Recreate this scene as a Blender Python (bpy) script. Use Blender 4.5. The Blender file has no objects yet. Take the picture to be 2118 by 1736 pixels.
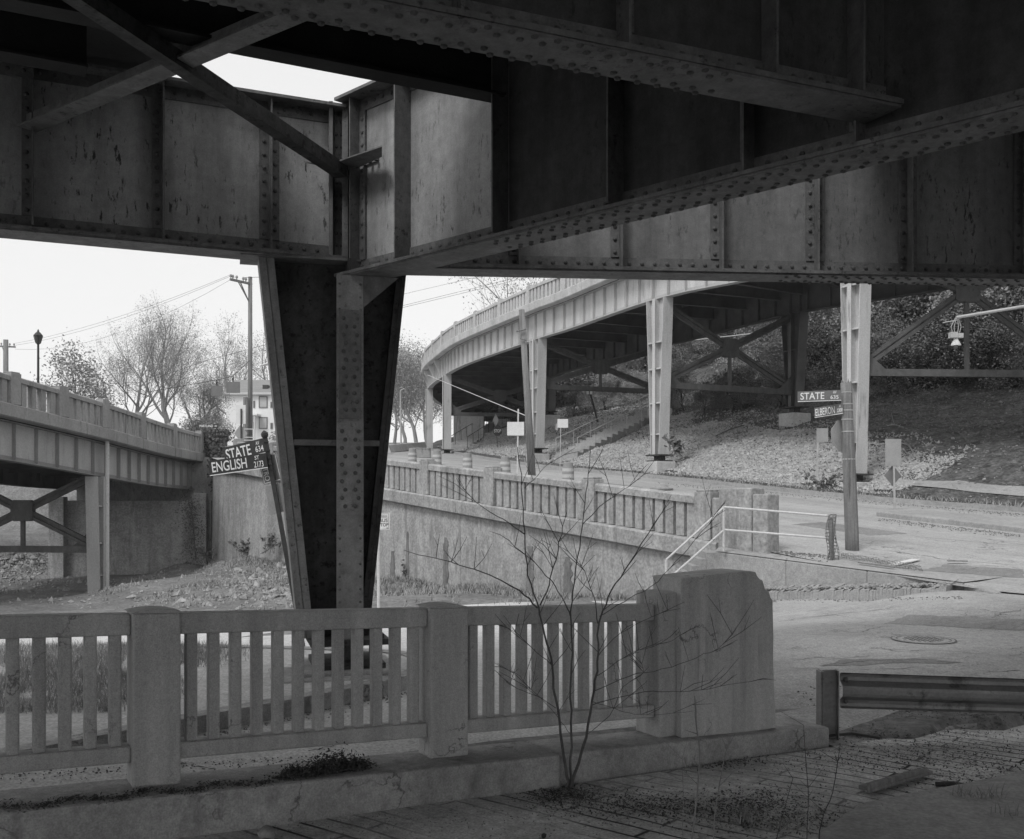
import bpy, bmesh, math, random
from mathutils import Vector, Matrix
from mathutils.bvhtree import BVHTree
import mathutils.noise as mnoise
R = math.radians
random.seed(7)
sc = bpy.context.scene
COL = sc.collection
# ---------------------------------------------------------------- camera, sky, sun, exposure
FPX, CX, HZ, EYE = 2118.0, 1059.0, 1019.0, 2.0
cam = bpy.data.cameras.new("camera")
cam.sensor_width = 36.0
cam.lens = 36.0
cam.shift_y = (HZ - 868.0) / FPX
cam.clip_start = 0.05
cam.clip_end = 3000
camo = bpy.data.objects.new("camera", cam)
COL.objects.link(camo)
camo.location = (0, 0, EYE)
camo.rotation_euler = (R(90), 0, 0)
sc.camera = camo
SUN_EL, SUN_AZ = 52.0, 215.0          # azimuth clockwise from +Y: behind the camera, to the left
w = bpy.data.worlds.new("World")
sc.world = w
w.use_nodes = True
nt = w.node_tree
nt.nodes.clear()
sky = nt.nodes.new("ShaderNodeTexSky")
sky.sky_type = 'NISHITA'
sky.sun_disc = False
sky.sun_elevation = R(SUN_EL)
sky.sun_rotation = R(SUN_AZ)
sky.air_density = 1.0
sky.dust_density = 2.0
sky.ozone_density = 1.0
bw = nt.nodes.new("ShaderNodeRGBToBW")
bg = nt.nodes.new("ShaderNodeBackground")
bg.inputs[1].default_value = 0.12
wo = nt.nodes.new("ShaderNodeOutputWorld")
nt.links.new(sky.outputs[0], bw.inputs[0])
# a bright hazy overcast: the Nishita sky seen through an even white veil of cloud
m1 = nt.nodes.new("ShaderNodeMath"); m1.operation = 'MULTIPLY'; m1.inputs[1].default_value = 0.35
m2 = nt.nodes.new("ShaderNodeMath"); m2.operation = 'MINIMUM'; m2.inputs[1].default_value = 3.0
m3 = nt.nodes.new("ShaderNodeMath"); m3.operation = 'ADD'; m3.inputs[1].default_value = 5.4
nt.links.new(bw.outputs[0], m1.inputs[0]); nt.links.new(m1.outputs[0], m2.inputs[0]); nt.links.new(m2.outputs[0], m3.inputs[0])
nt.links.new(m3.outputs[0], bg.inputs[0])
nt.links.new(bg.outputs[0], wo.inputs[0])
sl = bpy.data.lights.new("sun", 'SUN')
sl.energy = 1.6
sl.angle = R(18)
sl.color = (1, 1, 1)
so = bpy.data.objects.new("sun", sl)
COL.objects.link(so)
_d = Vector((math.sin(R(SUN_AZ)) * math.cos(R(SUN_EL)), math.cos(R(SUN_AZ)) * math.cos(R(SUN_EL)), math.sin(R(SUN_EL))))
so.rotation_euler = _d.to_track_quat('Z', 'Y').to_euler()
so.location = _d * 60
sc.view_settings.view_transform = 'Standard'
sc.view_settings.look = 'None'
sc.view_settings.gamma = 1
sc.view_settings.exposure = 0.28

# ---------------------------------------------------------------- helpers
def P(u, v, Y):
    return Vector(((u - CX) / FPX * Y, Y, EYE + (HZ - v) / FPX * Y))
def ray(u, v):
    return Vector(((u - CX) / FPX, 1.0, (HZ - v) / FPX))

def tag(o, label=None, cat=None, group=None, kind=None):
    if label: o['label'] = label
    if cat: o['category'] = cat
    if group: o['group'] = group
    if kind: o['kind'] = kind
    return o
def thing(name, label, cat, loc=(0, 0, 0), group=None):
    o = bpy.data.objects.new(name, None)
    o.empty_display_size = 0.3
    COL.objects.link(o)
    o.location = loc
    return tag(o, label, cat, group)
def wloc(o):
    v = Vector((0, 0, 0))
    while o is not None:
        v += Vector(o.location)
        o = o.parent
    return v
def copy_tree(o, parent=None):
    kids = [c for c in COL.objects if c.parent == o]
    c = o.copy()
    COL.objects.link(c)
    c.parent = parent
    for k in kids:
        copy_tree(k, c)
    return c

class MB:
    def __init__(s):
        s.v = []
        s.f = []
        s.m2 = set()
    def add(s, vs, fs):
        n = len(s.v)
        s.v += [tuple(p) for p in vs]
        s.f += [tuple(i + n for i in f) for f in fs]
    def obox(s, c, ax, ay, az):                       # centre and three half-axis vectors
        c = Vector(c); ax = Vector(ax); ay = Vector(ay); az = Vector(az)
        vs = [c + ax * i + ay * j + az * k for i in (-1, 1) for j in (-1, 1) for k in (-1, 1)]
        s.add(vs, [(0, 1, 3, 2), (4, 6, 7, 5), (0, 4, 5, 1), (2, 3, 7, 6), (0, 2, 6, 4), (1, 5, 7, 3)])
    def box(s, x0, y0, z0, x1, y1, z1):
        s.obox(((x0 + x1) / 2, (y0 + y1) / 2, (z0 + z1) / 2), ((x1 - x0) / 2, 0, 0), (0, (y1 - y0) / 2, 0), (0, 0, (z1 - z0) / 2))
    def bar(s, p0, p1, wd, ht, up=(0, 0, 1), off=0.0):  # rectangular bar, ht along up, wd sideways
        p0 = Vector(p0); p1 = Vector(p1)
        d = (p1 - p0)
        L = d.length
        d.normalize()
        side = d.cross(Vector(up))
        if side.length < 1e-5: side = d.cross(Vector((0, 1, 0)))
        side.normalize()
        u = side.cross(d).normalized()
        s.obox((p0 + p1) / 2 + side * off, d * L / 2, side * wd / 2, u * ht / 2)
    def hexa(s, b, t):                                 # 4 bottom + 4 top corners, in order round
        s.add(list(b) + list(t), [(3, 2, 1, 0), (4, 5, 6, 7), (0, 1, 5, 4), (1, 2, 6, 5), (2, 3, 7, 6), (3, 0, 4, 7)])
    def prism(s, poly, ext):                           # polygon (3d points) extruded by a vector
        n = len(poly)
        e = Vector(ext)
        vs = [Vector(p) for p in poly] + [Vector(p) + e for p in poly]
        fs = [tuple(range(n - 1, -1, -1)), tuple(range(n, 2 * n))]
        fs += [(i, (i + 1) % n, n + (i + 1) % n, n + i) for i in range(n)]
        s.add(vs, fs)
    def tube(s, pts, rad, n=8, cap=True):
        pts = [Vector(p) for p in pts]
        if not hasattr(rad, '__len__'): rad = [rad] * len(pts)
        rings = []
        prev = None
        base = len(s.v)
        for i, p in enumerate(pts):
            d = (pts[min(i + 1, len(pts) - 1)] - pts[max(i - 1, 0)]).normalized()
            if prev is None:
                a = d.cross(Vector((0, 0, 1)))
                if a.length < 1e-3: a = d.cross(Vector((1, 0, 0)))
                a.normalize()
            else:
                a = prev - d * prev.dot(d)
                if a.length < 1e-4: a = d.orthogonal()
                a.normalize()
            prev = a
            b = d.cross(a)
            for k in range(n):
                t = 2 * math.pi * k / n
                s.v.append(tuple(p + (a * math.cos(t) + b * math.sin(t)) * rad[i]))
        for i in range(len(pts) - 1):
            for k in range(n):
                k2 = (k + 1) % n
                s.f.append((base + i * n + k, base + i * n + k2, base + (i + 1) * n + k2, base + (i + 1) * n + k))
        if cap:
            s.f.append(tuple(base + k for k in range(n - 1, -1, -1)))
            e = base + (len(pts) - 1) * n
            s.f.append(tuple(e + k for k in range(n)))
    def dome(s, c, nrm, r, n=7, flat=0.75):            # a rivet head
        c = Vector(c); nrm = Vector(nrm).normalized()
        a = nrm.orthogonal().normalized(); b = nrm.cross(a)
        base = len(s.v); f0 = len(s.f)
        r *= 1.22
        for rr, hh in ((1.0, -0.1), (0.80, 0.62)):
            for k in range(n):
                t = 2 * math.pi * k / n
                s.v.append(tuple(c + (a * math.cos(t) + b * math.sin(t)) * r * rr + nrm * r * hh * flat))
        s.v.append(tuple(c + nrm * r * flat))
        for k in range(n):
            k2 = (k + 1) % n
            s.f.append((base + k, base + k2, base + n + k2, base + n + k))
            s.f.append((base + n + k, base + n + k2, base + 2 * n))
        s.m2.update(range(f0, len(s.f)))
    def grid(s, rows):                                  # rows of equal length of 3d points
        n = len(rows[0])
        base = len(s.v)
        for r in rows: s.v += [tuple(p) for p in r]
        for i in range(len(rows) - 1):
            for j in range(n - 1):
                s.f.append((base + i * n + j, base + i * n + j + 1, base + (i + 1) * n + j + 1, base + (i + 1) * n + j))
    def lathe(s, c, prof, n=14, axis=(0, 0, 1)):        # prof: (radius, height) pairs
        c = Vector(c); ax = Vector(axis).normalized()
        a = ax.orthogonal().normalized(); b = ax.cross(a)
        base = len(s.v)
        for r, h in prof:
            for k in range(n):
                t = 2 * math.pi * k / n
                s.v.append(tuple(c + ax * h + (a * math.cos(t) + b * math.sin(t)) * r))
        for i in range(len(prof) - 1):
            for k in range(n):
                k2 = (k + 1) % n
                s.f.append((base + i * n + k, base + i * n + k2, base + (i + 1) * n + k2, base + (i + 1) * n + k))
        s.f.append(tuple(base + k for k in range(n - 1, -1, -1)))
        e = base + (len(prof) - 1) * n
        s.f.append(tuple(e + k for k in range(n)))
    def build(s, name, m, parent=None, bevel=0.0, smooth=False, origin=None):
        me = bpy.data.meshes.new(name)
        if parent is not None: off = wloc(parent)
        elif origin is not None: off = Vector(origin)
        else: off = Vector((0, 0, 0))
        me.from_pydata([(p[0] - off.x, p[1] - off.y, p[2] - off.z) for p in s.v], [], s.f)
        me.update()
        if not isinstance(m, (list, tuple)): m = [m]
        for x in m: me.materials.append(x)
        if s.m2:
            if len(m) == 1: me.materials.append(M['rivet'])
            for i in s.m2: me.polygons[i].material_index = 1
        o = bpy.data.objects.new(name, me)
        COL.objects.link(o)
        if parent is not None: o.parent = parent
        elif origin is not None: o.location = off
        bmx = bmesh.new(); bmx.from_mesh(me)
        bmesh.ops.recalc_face_normals(bmx, faces=bmx.faces)
        bmx.to_mesh(me); bmx.free()
        if smooth:
            me.polygons.foreach_set('use_smooth', [True] * len(me.polygons))
        if bevel > 0:
            b = o.modifiers.new('bevel', 'BEVEL')
            b.width = bevel
            b.segments = 2
            b.limit_method = 'ANGLE'
        return o

# ---------------------------------------------------------------- materials (the photograph is black and white)
def mat(name, base, var=0.35, scale=3.0, stretch=(1, 1, 1), rough=0.85, bump=0.3, fine=40.0, dark=None, dark_amt=0.0,
        dark_scale=2.0, dark_stretch=(1, 1, 1), dark_soft=0.08, patch=0.0, mid=0.0, mid_var=0.0, crack=0.0, crack_w=0.006, spec=0.25, metal=0.0, bump_dist=0.01, fine_var=0.12, grain=0.0, rot=0.0):
    """grey procedural surface: broad mottling, fine speckle and, if asked, darker stains with their own outline"""
    m = bpy.data.materials.new(name)
    m.use_nodes = True
    t = m.node_tree
    N, L = t.nodes, t.links
    bs = N['Principled BSDF']
    bs.inputs['Roughness'].default_value = rough
    bs.inputs['Specular IOR Level'].default_value = spec
    bs.inputs['Metallic'].default_value = metal
    tc = N.new('ShaderNodeTexCoord')
    def mapped(st, rz=0.0):
        mp = N.new('ShaderNodeMapping')
        if rz:
            mp.vector_type = 'TEXTURE'; st = tuple(1 / q for q in st)
        mp.inputs['Scale'].default_value = st
        mp.inputs['Rotation'].default_value = (0, 0, rz)
        L.new(tc.outputs['Object'], mp.inputs['Vector'])
        return mp.outputs[0]
    def noise(vec, sc_, det=6.0, ro=0.6):
        n = N.new('ShaderNodeTexNoise')
        n.inputs['Scale'].default_value = sc_
        n.inputs['Detail'].default_value = det
        n.inputs['Roughness'].default_value = ro
        L.new(vec, n.inputs['Vector'])
        return n.outputs['Fac']
    def math_(op, a, b):
        x = N.new('ShaderNodeMath'); x.operation = op
        for i, q in enumerate((a, b)):
            if isinstance(q, (int, float)): x.inputs[i].default_value = q
            else: L.new(q, x.inputs[i])
        return x.outputs[0]
    def ramp(fac, lo, hi, a, b):
        mr = N.new('ShaderNodeMapRange')
        L.new(fac, mr.inputs[0])
        mr.inputs[1].default_value = lo; mr.inputs[2].default_value = hi
        mr.inputs[3].default_value = a; mr.inputs[4].default_value = b
        return mr.outputs[0]
    n1 = noise(mapped(stretch, rot), scale)
    n2 = noise(mapped((1, 1, 1)), fine, 3.0)
    val = math_('MULTIPLY', ramp(n1, 0.25, 0.75, base * (1 - var), base * (1 + var)), ramp(n2, 0.3, 0.7, 1 - fine_var, 1 + fine_var))
    if mid > 0:
        val = math_('MULTIPLY', val, ramp(noise(mapped((1, 1, 1)), mid, 5.0, 0.7), 0.28, 0.72, 1 - mid_var, 1 + mid_var))
    if dark is not None:
        n3 = noise(mapped(dark_stretch, rot), dark_scale, 9.0, 0.68)
        k = ramp(n3, 0.60 - 0.12 * dark_amt, 0.60 - 0.12 * dark_amt + dark_soft, 0.0, 1.0)
        if patch > 0:
            k = math_('MULTIPLY', k, ramp(noise(mapped((1, 1, 1)), patch, 3.0), 0.45, 0.6, 0.0, 1.0))
        mx = N.new('ShaderNodeMix'); mx.data_type = 'FLOAT'
        L.new(k, mx.inputs[0]); L.new(val, mx.inputs[2]); mx.inputs[3].default_value = dark
        val = mx.outputs[0]
    if crack > 0:                                         # wandering hairline cracks
        n5 = noise(mapped((1, 1, 1)), crack, 9.0, 0.55)
        line_ = ramp(math_('ABSOLUTE', math_('SUBTRACT', n5, 0.5), 0.0), 0.0, crack_w, 1.0, 0.0)
        msk = ramp(noise(mapped((1.3, 1.3, 1.3)), crack * 0.9, 2.0), 0.50, 0.56, 0.0, 0.62)
        val = math_('MULTIPLY', val, math_('SUBTRACT', 1.0, math_('MULTIPLY', line_, msk)))
    cmb = N.new('ShaderNodeCombineColor')
    for i in range(3): L.new(val, cmb.inputs[i])
    L.new(cmb.outputs[0], bs.inputs['Base Color'])
    if bump > 0:
        bp = N.new('ShaderNodeBump')
        bp.inputs['Strength'].default_value = bump
        bp.inputs['Distance'].default_value = bump_dist
        h = math_('ADD', n2, math_('MULTIPLY', n1, 1.5))
        L.new(h, bp.inputs['Height'])
        L.new(bp.outputs[0], bs.inputs['Normal'])
    return m

M = {}
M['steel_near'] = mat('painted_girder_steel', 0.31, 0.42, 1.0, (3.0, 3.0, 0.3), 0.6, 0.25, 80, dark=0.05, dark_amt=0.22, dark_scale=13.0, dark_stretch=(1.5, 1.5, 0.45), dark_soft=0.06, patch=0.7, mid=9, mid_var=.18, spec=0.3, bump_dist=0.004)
M['steel_shaded'] = mat('shaded_girder_steel', 0.07, 0.42, 1.2, (3.0, 3.0, 0.4), 0.7, 0.3, 80, dark=0.04, dark_amt=0.3, dark_scale=13.0, dark_stretch=(1.5, 1.5, 0.7), dark_soft=0.08, patch=0.9, mid=9, mid_var=.25, spec=0.25, bump_dist=0.004)  # girder steel with the shade under the deck painted in
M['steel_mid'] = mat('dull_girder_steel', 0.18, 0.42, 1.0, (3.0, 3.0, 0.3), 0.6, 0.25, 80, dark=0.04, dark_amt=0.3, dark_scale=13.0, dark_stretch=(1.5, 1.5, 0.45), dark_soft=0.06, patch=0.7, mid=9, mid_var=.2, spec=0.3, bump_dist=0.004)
M['steel_flange'] = mat('painted_flange_steel', 0.145, 0.35, 3.0, (1.5, 1.5, 0.6), 0.65, 0.3, 60, dark=0.04, dark_amt=0.45, dark_scale=22.0, dark_soft=0.1, patch=2.5, mid=12, mid_var=.25, bump_dist=0.004)
M['steel_brace'] = mat('rusty_brace_steel', 0.17, 0.35, 4.0, (2, 2, 1), 0.7, 0.3, 50, dark=0.05, dark_amt=0.5, dark_scale=14.0, dark_soft=0.12, patch=2.0, bump_dist=0.003)
M['steel_black'] = mat('black_steel', 0.06, 0.5, 2.0, (2, 2, 0.5), 0.8, 0.3, 50, dark=0.02, dark_amt=0.5, dark_scale=12.0, dark_soft=0.1, mid=10, mid_var=.35, bump_dist=0.004)  # shade of the column's recesses painted in; also black bearings and a brace
M['rivet'] = mat('shaded_grimy_rivets', 0.10, 0.3, 8, rough=.7, bump=0)  # tone holds grime and the painted shade of the heads
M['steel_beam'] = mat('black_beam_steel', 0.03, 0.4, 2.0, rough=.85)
M['steel_bracing'] = mat('weathered_bracing_steel', 0.10, 0.3, 2.0, (2, 2, 1), 0.75, 0.3, 40, dark=0.05, dark_amt=0.3, dark_scale=8.0, dark_soft=0.15)
M['spall'] = mat('dark_spalled_crust', 0.17, 0.5, 3, (2, 2, .6), 1.0, 0.8, 20, bump_dist=.03)
M['sapling_bark'] = mat('grey_sapling_bark', 0.11, 0.4, 12, (1, 1, 0.4), 0.9, 0.5, 60)
M['steel_pale'] = mat('lit_column_steel', 0.24, 0.3, 2.0, (2, 2, 0.4), 0.65, 0.25, 60, dark=0.07, dark_amt=0.35, dark_scale=16.0, dark_soft=0.1, patch=1.8, mid=9, mid_var=.22)  # light on the column's outer faces painted in as a paler tone
M['deck_under'] = mat('dark_deck_concrete', 0.05, 0.4, 1.0, rough=0.95)  # even, very dark base tone for the deck slabs
M['conc_near'] = mat('weathered_parapet_concrete', 0.41, 0.26, 1.8, (3, 3, 0.3), 0.93, 0.7, 120, dark=0.20, dark_amt=0.6, dark_scale=3.0, dark_stretch=(4.5, 4.5, 0.22), dark_soft=0.25, patch=1.0, mid=30, mid_var=.12, bump_dist=0.006, fine_var=0.17, crack=1.1, crack_w=.005)
M['conc_curb'] = mat('grimy_curb_concrete', 0.33, 0.3, 1.6, (1.5, 1.5, 1.0), 0.95, 0.7, 90, dark=0.12, dark_amt=0.5, dark_scale=3.0, dark_stretch=(1.5, 1.5, .7), dark_soft=0.25, mid=18, mid_var=.22, bump_dist=0.008, fine_var=0.22, crack=.9, crack_w=.006)
M['conc_wall'] = mat('streaked_wall_concrete', 0.31, 0.32, 0.5, (2.6, 2.6, 0.4), 0.95, 0.5, 14, dark=0.17, dark_amt=0.55, dark_scale=0.9, dark_stretch=(2.4, 2.4, 0.45), dark_soft=0.16, mid=3.5, mid_var=.22, bump_dist=0.02, fine_var=.2)
M['conc_far'] = mat('pale_viaduct_concrete', 0.45, 0.25, 0.5, (2, 2, 0.6), 0.95, 0.3, 12, dark=0.24, dark_amt=0.5, dark_scale=0.9, dark_stretch=(3, 3, 0.3), dark_soft=.2, patch=.3, mid=3, mid_var=.1, bump_dist=0.02)
M['conc_left'] = mat('grey_bridge_concrete', 0.30, 0.22, 0.5, (2, 2, 0.6), 0.95, 0.3, 12, dark=0.16, dark_amt=0.3, dark_scale=0.8, dark_stretch=(3, 3, 0.4), bump_dist=0.02)
M['steel_far'] = mat('pale_painted_steel', 0.49, 0.2, 0.6, (2, 2, 0.4), 0.7, 0.15, 20, dark=0.22, dark_amt=0.55, dark_scale=1.6, dark_stretch=(3, 3, 0.35), dark_soft=.15, patch=.4)
M['steel_left'] = mat('grey_painted_steel', 0.40, 0.2, 0.6, (2, 2, 0.4), 0.7, 0.15, 20, dark=0.2, dark_amt=0.3, dark_scale=1.6, dark_stretch=(3, 3, 0.35), dark_soft=.15, patch=.4)
M['rib_far'] = mat('pale_rib_steel', 0.40, 0.12, 0.6, (2, 2, 0.6), 0.7, 0.15, 20)  # rib shading painted in as a tone darker than the web
M['rib_left'] = mat('grey_rib_steel', 0.24, 0.15, 0.6, (2, 2, 0.6), 0.7, 0.15, 20)
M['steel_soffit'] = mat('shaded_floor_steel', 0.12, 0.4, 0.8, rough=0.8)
M['road'] = mat('worn_road_concrete', 0.32, 0.22, 0.6, (1, 1, 1), 0.9, 0.5, 45, dark=0.19, dark_amt=0.3, dark_scale=1.1, dark_soft=0.3, mid=9, mid_var=.18, bump_dist=0.008, fine_var=0.3, crack=.45, crack_w=.0035)
M['road_pale'] = mat('pale_slab_concrete', 0.46, 0.16, 0.7, (1, 1, 1), 0.9, 0.5, 45, dark=0.28, dark_amt=0.2, dark_scale=1.2, dark_soft=0.3, mid=9, mid_var=.16, bump_dist=0.008, fine_var=0.3)
M['road_patch'] = mat('asphalt_patch', 0.21, 0.2, 1.5, rough=.95, bump=.5, fine=50, mid=12, mid_var=.2, fine_var=.3)
M['road_far'] = mat('worn_street_asphalt', 0.33, 0.22, 0.8, (0.12, 1, 1), 0.9, 0.45, 25, dark=0.22, dark_amt=0.35, dark_scale=0.9, dark_stretch=(0.25, 1, 1), dark_soft=0.25, mid=3.5, mid_var=.14, bump_dist=0.012, fine_var=0.26, rot=2.2, crack=.28, crack_w=.004)
M['walk'] = mat('sidewalk_concrete', 0.31, 0.2, 0.8, rough=0.95, bump=0.5, fine=40, dark=0.19, dark_amt=0.3, dark_scale=1.6, dark_soft=.15, mid=8, mid_var=.2, fine_var=.2)
M['dirt'] = mat('dry_dirt', 0.165, 0.4, 0.8, rough=1.0, bump=0.9, fine=9, dark=0.11, dark_amt=0.5, dark_scale=0.7, dark_soft=0.2, bump_dist=0.06, fine_var=0.3)
M['litter_soil'] = mat('leaf_litter_soil', 0.11, 0.5, 1.5, rough=1.0, bump=1.0, fine=9, dark=0.045, dark_amt=0.5, dark_scale=1.6, mid=4, mid_var=.4, bump_dist=0.1, fine_var=0.5)
M['grass'] = mat('grass_blades', 0.27, 0.5, 3.0, rough=0.9, bump=0)
M['grass_dry'] = mat('dry_grass_blades', 0.27, 0.4, 3.0, rough=0.9, bump=0)
M['leaf'] = mat('spring_leaves', 0.17, 0.5, 1.4, rough=0.7, bump=0)
M['leaf_pale'] = mat('pale_spring_leaves', 0.30, 0.35, 1.0, rough=0.7, bump=0)  # spring leaves with distance haze painted into the pale tone
M['leaf_dark'] = mat('dark_leaves', 0.09, 0.6, 0.9, rough=0.7, bump=0)
M['ivy'] = mat('ivy_leaves', 0.10, 0.5, 5, rough=0.6, bump=0)
M['bark'] = mat('grey_bark', 0.13, 0.35, 4, (1, 1, 0.3), 0.95, 0.5, 30)
M['bark_dark'] = mat('dark_bark', 0.06, 0.4, 10, (1, 1, 0.3), 0.9, 0.4, 60)
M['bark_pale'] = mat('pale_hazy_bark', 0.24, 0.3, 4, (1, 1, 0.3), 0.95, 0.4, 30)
M['wood_pole'] = mat('weathered_pole_wood', 0.20, 0.35, 5, (4, 4, 0.25), 0.95, 0.6, 30, dark=0.06, dark_amt=0.4, dark_scale=3, dark_stretch=(4, 4, 0.2), dark_soft=.15, bump_dist=0.01)
M['stone'] = mat('pale_riprap_stone', 0.36, 0.42, 4.5, rough=0.95, bump=0.4, fine=14, fine_var=0.2)
M['gravel'] = mat('pale_gravel_bed', 0.30, 0.5, 5, rough=1, bump=1.0, fine=9, fine_var=.5, mid=14, mid_var=.5, bump_dist=.08)
M['rubble_grey'] = mat('grey_kerb_rubble', 0.27, 0.6, 6, rough=.95, bump=.4, fine=20)
M['rubble'] = mat('broken_concrete_rubble', 0.26, 0.6, 2.5, rough=0.95, bump=0.4, fine=12, fine_var=0.2)
M['galv'] = mat('galvanised_steel', 0.38, 0.2, 6, rough=0.55, bump=0.1, metal=0.0, spec=0.5)
M['rail_steel'] = mat('dull_guardrail_steel', 0.20, 0.3, 3, (1, 1, 4), 0.5, 0.15, 40, dark=0.08, dark_amt=0.3, dark_scale=4, metal=0.35, spec=0.5)
M['white_pipe'] = mat('white_painted_pipe', 0.52, 0.15, 6, rough=0.6, bump=0.1, dark=0.25, dark_amt=0.1, dark_scale=6)
M['sign_dark'] = mat('dark_sign_face', 0.045, 0.2, 4, rough=0.5, bump=0)
M['sign_grey'] = mat('grey_sign_face', 0.16, 0.15, 4, rough=0.5, bump=0)
M['sign_white'] = mat('white_sign_face', 0.66, 0.08, 3, rough=0.5, bump=0)
M['sign_back'] = mat('bare_sign_back', 0.30, 0.15, 3, rough=0.5, bump=0.1, spec=0.4)
M['white_paint'] = mat('white_lettering', 0.75, 0.05, 5, rough=0.6, bump=0)
M['black_paint'] = mat('black_lettering', 0.03, 0.05, 5, rough=0.6, bump=0)
M['iron'] = mat('dark_post_iron', 0.05, 0.3, 8, rough=0.6, bump=0.1)
M['siding'] = mat('white_siding', 0.72, 0.05, 1, rough=0.8, bump=0.1)
M['roof'] = mat('grey_roof_shingles', 0.24, 0.15, 2, (0.4, 0.4, 6), 0.95, 0.3, 8)
M['shade'] = mat('window_blind', 0.42, 0.06, 1, rough=0.8, bump=0)
M['glass_dark'] = mat('dark_window_glass', 0.08, 0.1, 1, rough=0.15, bump=0, spec=0.6)
M['barrel'] = mat('barrel_plastic', 0.27, 0.12, 4, rough=0.7, bump=0)
M['barrel_band'] = mat('barrel_reflective_band', 0.46, 0.08, 4, rough=0.6, bump=0)
M['wire'] = mat('line_wire', 0.10, 0.1, 1, rough=0.8, bump=0)
M['wire_pale'] = mat('pale_guy_wire', 0.5, 0.1, 1, rough=0.6, bump=0)
M['twig_litter'] = mat('dead_leaf_litter', 0.07, 0.6, 9, rough=0.95, bump=0)
M['straw'] = mat('dead_weed_stalk', 0.22, 0.3, 9, rough=0.9, bump=0)

def text_geo(txt, bold=0.0):
    cu = bpy.data.curves.new('txt', 'FONT')
    cu.body = txt
    cu.offset = bold
    o = bpy.data.objects.new('txt', cu)
    COL.objects.link(o)
    bpy.context.view_layer.update()
    dg = bpy.context.evaluated_depsgraph_get()
    me = bpy.data.meshes.new_from_object(o.evaluated_get(dg))
    vs = [tuple(v.co) for v in me.vertices]
    fs = [tuple(p.vertices) for p in me.polygons]
    bpy.data.objects.remove(o)
    bpy.data.curves.remove(cu)
    bpy.data.meshes.remove(me)
    xs = [v[0] for v in vs]; ys = [v[1] for v in vs]
    x0, x1, y0, y1 = min(xs), max(xs), min(ys), max(ys)
    return [((v[0] - x0) / (x1 - x0), (v[1] - y0) / (y1 - y0)) for v in vs], fs
def put_text(mb, txt, org, ru, rv, x0, x1, y0, y1, nrm, lift=0.004, bold=0.012):
    """letters filling the box x0..x1, y0..y1 of the plane org + x*ru + y*rv"""
    uv, fs = text_geo(txt, bold)
    n = Vector(nrm).normalized() * lift
    mb.add([Vector(org) + Vector(ru) * (x0 + a * (x1 - x0)) + Vector(rv) * (y0 + b * (y1 - y0)) + n for a, b in uv], fs)

def catmull(pts, per):
    pts = [Vector(p) for p in pts]
    out = []
    n = len(pts)
    for i in range(n - 1):
        p0 = pts[i - 1] if i > 0 else pts[i] * 2 - pts[i + 1]
        p1, p2 = pts[i], pts[i + 1]
        p3 = pts[i + 2] if i + 2 < n else pts[i + 1] * 2 - pts[i]
        for k in range(per):
            t = k / per
            out.append(0.5 * ((2 * p1) + (p2 - p0) * t + (2 * p0 - 5 * p1 + 4 * p2 - p3) * t * t + (3 * p1 - p0 - 3 * p2 + p3) * t ** 3))
    out.append(pts[-1])
    return out
def arclen(pts):
    s = [0.0]
    for a, b in zip(pts, pts[1:]): s.append(s[-1] + (b - a).length)
    return s
def along(pts, s, acc=None):
    acc = acc or arclen(pts)
    if s <= 0: return pts[0] + (pts[0] - pts[1]).normalized() * (-s)
    for i in range(len(pts) - 1):
        if s <= acc[i + 1]:
            t = (s - acc[i]) / max(1e-9, acc[i + 1] - acc[i])
            return pts[i].lerp(pts[i + 1], t)
    return pts[-1] + (pts[-1] - pts[-2]).normalized() * (s - acc[-1])
# ---------------------------------------------------------------- the setting: ground, roads, hillside
def rbf(ctrl, X, Y):
    wsum = zsum = 0.0
    for (x, y, z) in ctrl:
        d2 = (X - x) ** 2 + (Y - y) ** 2 + 0.6
        ww = 1.0 / (d2 * d2)
        wsum += ww; zsum += ww * z
    return zsum / wsum
CTRL = [(-6, 3, .25), (-2.9, 5.7, 0.06), (-.5, 7.0, -.03), (2.5, 8.5, -.10), (6, 7, -.02), (10, 6, .02), (-1.75, 10.8, 0.0), (1.5, 12, 0.0),
        (5.2, 13, .13), (3, 17, -.05), (5.26, 20.6, -.12), (6.5, 19.3, .02), (7.96, 17, .33), (9.5, 15.2, .28), (13, 12, .25), (20, 9, .2), (30, 6, .2), (30, -10, .2),
        (-.66, 23.6, -.5), (3.2, 23.8, -.5), (-2.94, 32.4, -.86), (0.2, 27.8, -.70), (-15.7, 40, -2.27), (-18.5, 50, -2.0), (-22.5, 50, -2.1), (-15.2, 50, -1.5),
        (-9.9, 42, -.75), (-11.0, 38, -1.0), (-7, 36, -1.0), (-8, 28, -1.1), (-5, 18, -.45), (-8, 12, -.25), (-14, 20, -.8), (-14, 30, -1.6), (-24, 40, -2.2), (-35, 40, -1.5),
        (-28, 54, -.2), (-34, 62, 2.4), (-24, 63, 2.6), (-40, 75, 4.5), (-10, 6, .25), (-10, -10, .25), (4, 3, 0), (0, 2, .05), (0, -10, .1), (-25, 10, 0), (-40, 0, 0), (-3, 13.5, -.1)]
def W_at(s):                                             # the line of the retaining wall, s runs up the street
    return Vector((3.31 - .587 * s, 24 + .81 * s, 1.08 + .083 * s))
def perp_s(X, Y):
    rx, ry = X - 3.31, Y - 24
    return -.587 * rx + .81 * ry, .81 * rx + .587 * ry
def low_z(X, Y):
    z = rbf(CTRL, X, Y)
    if (X + 2.16) * .4989 - (Y - 6.2) * .8667 > -.05 + (.55 if X > 2.6 else 0): z -= .35
    s, p = perp_s(X, Y)
    if s > -2.5 and p > 0.25: z -= min(1.5, (p - 0.25) * 2)
    return z
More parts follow.
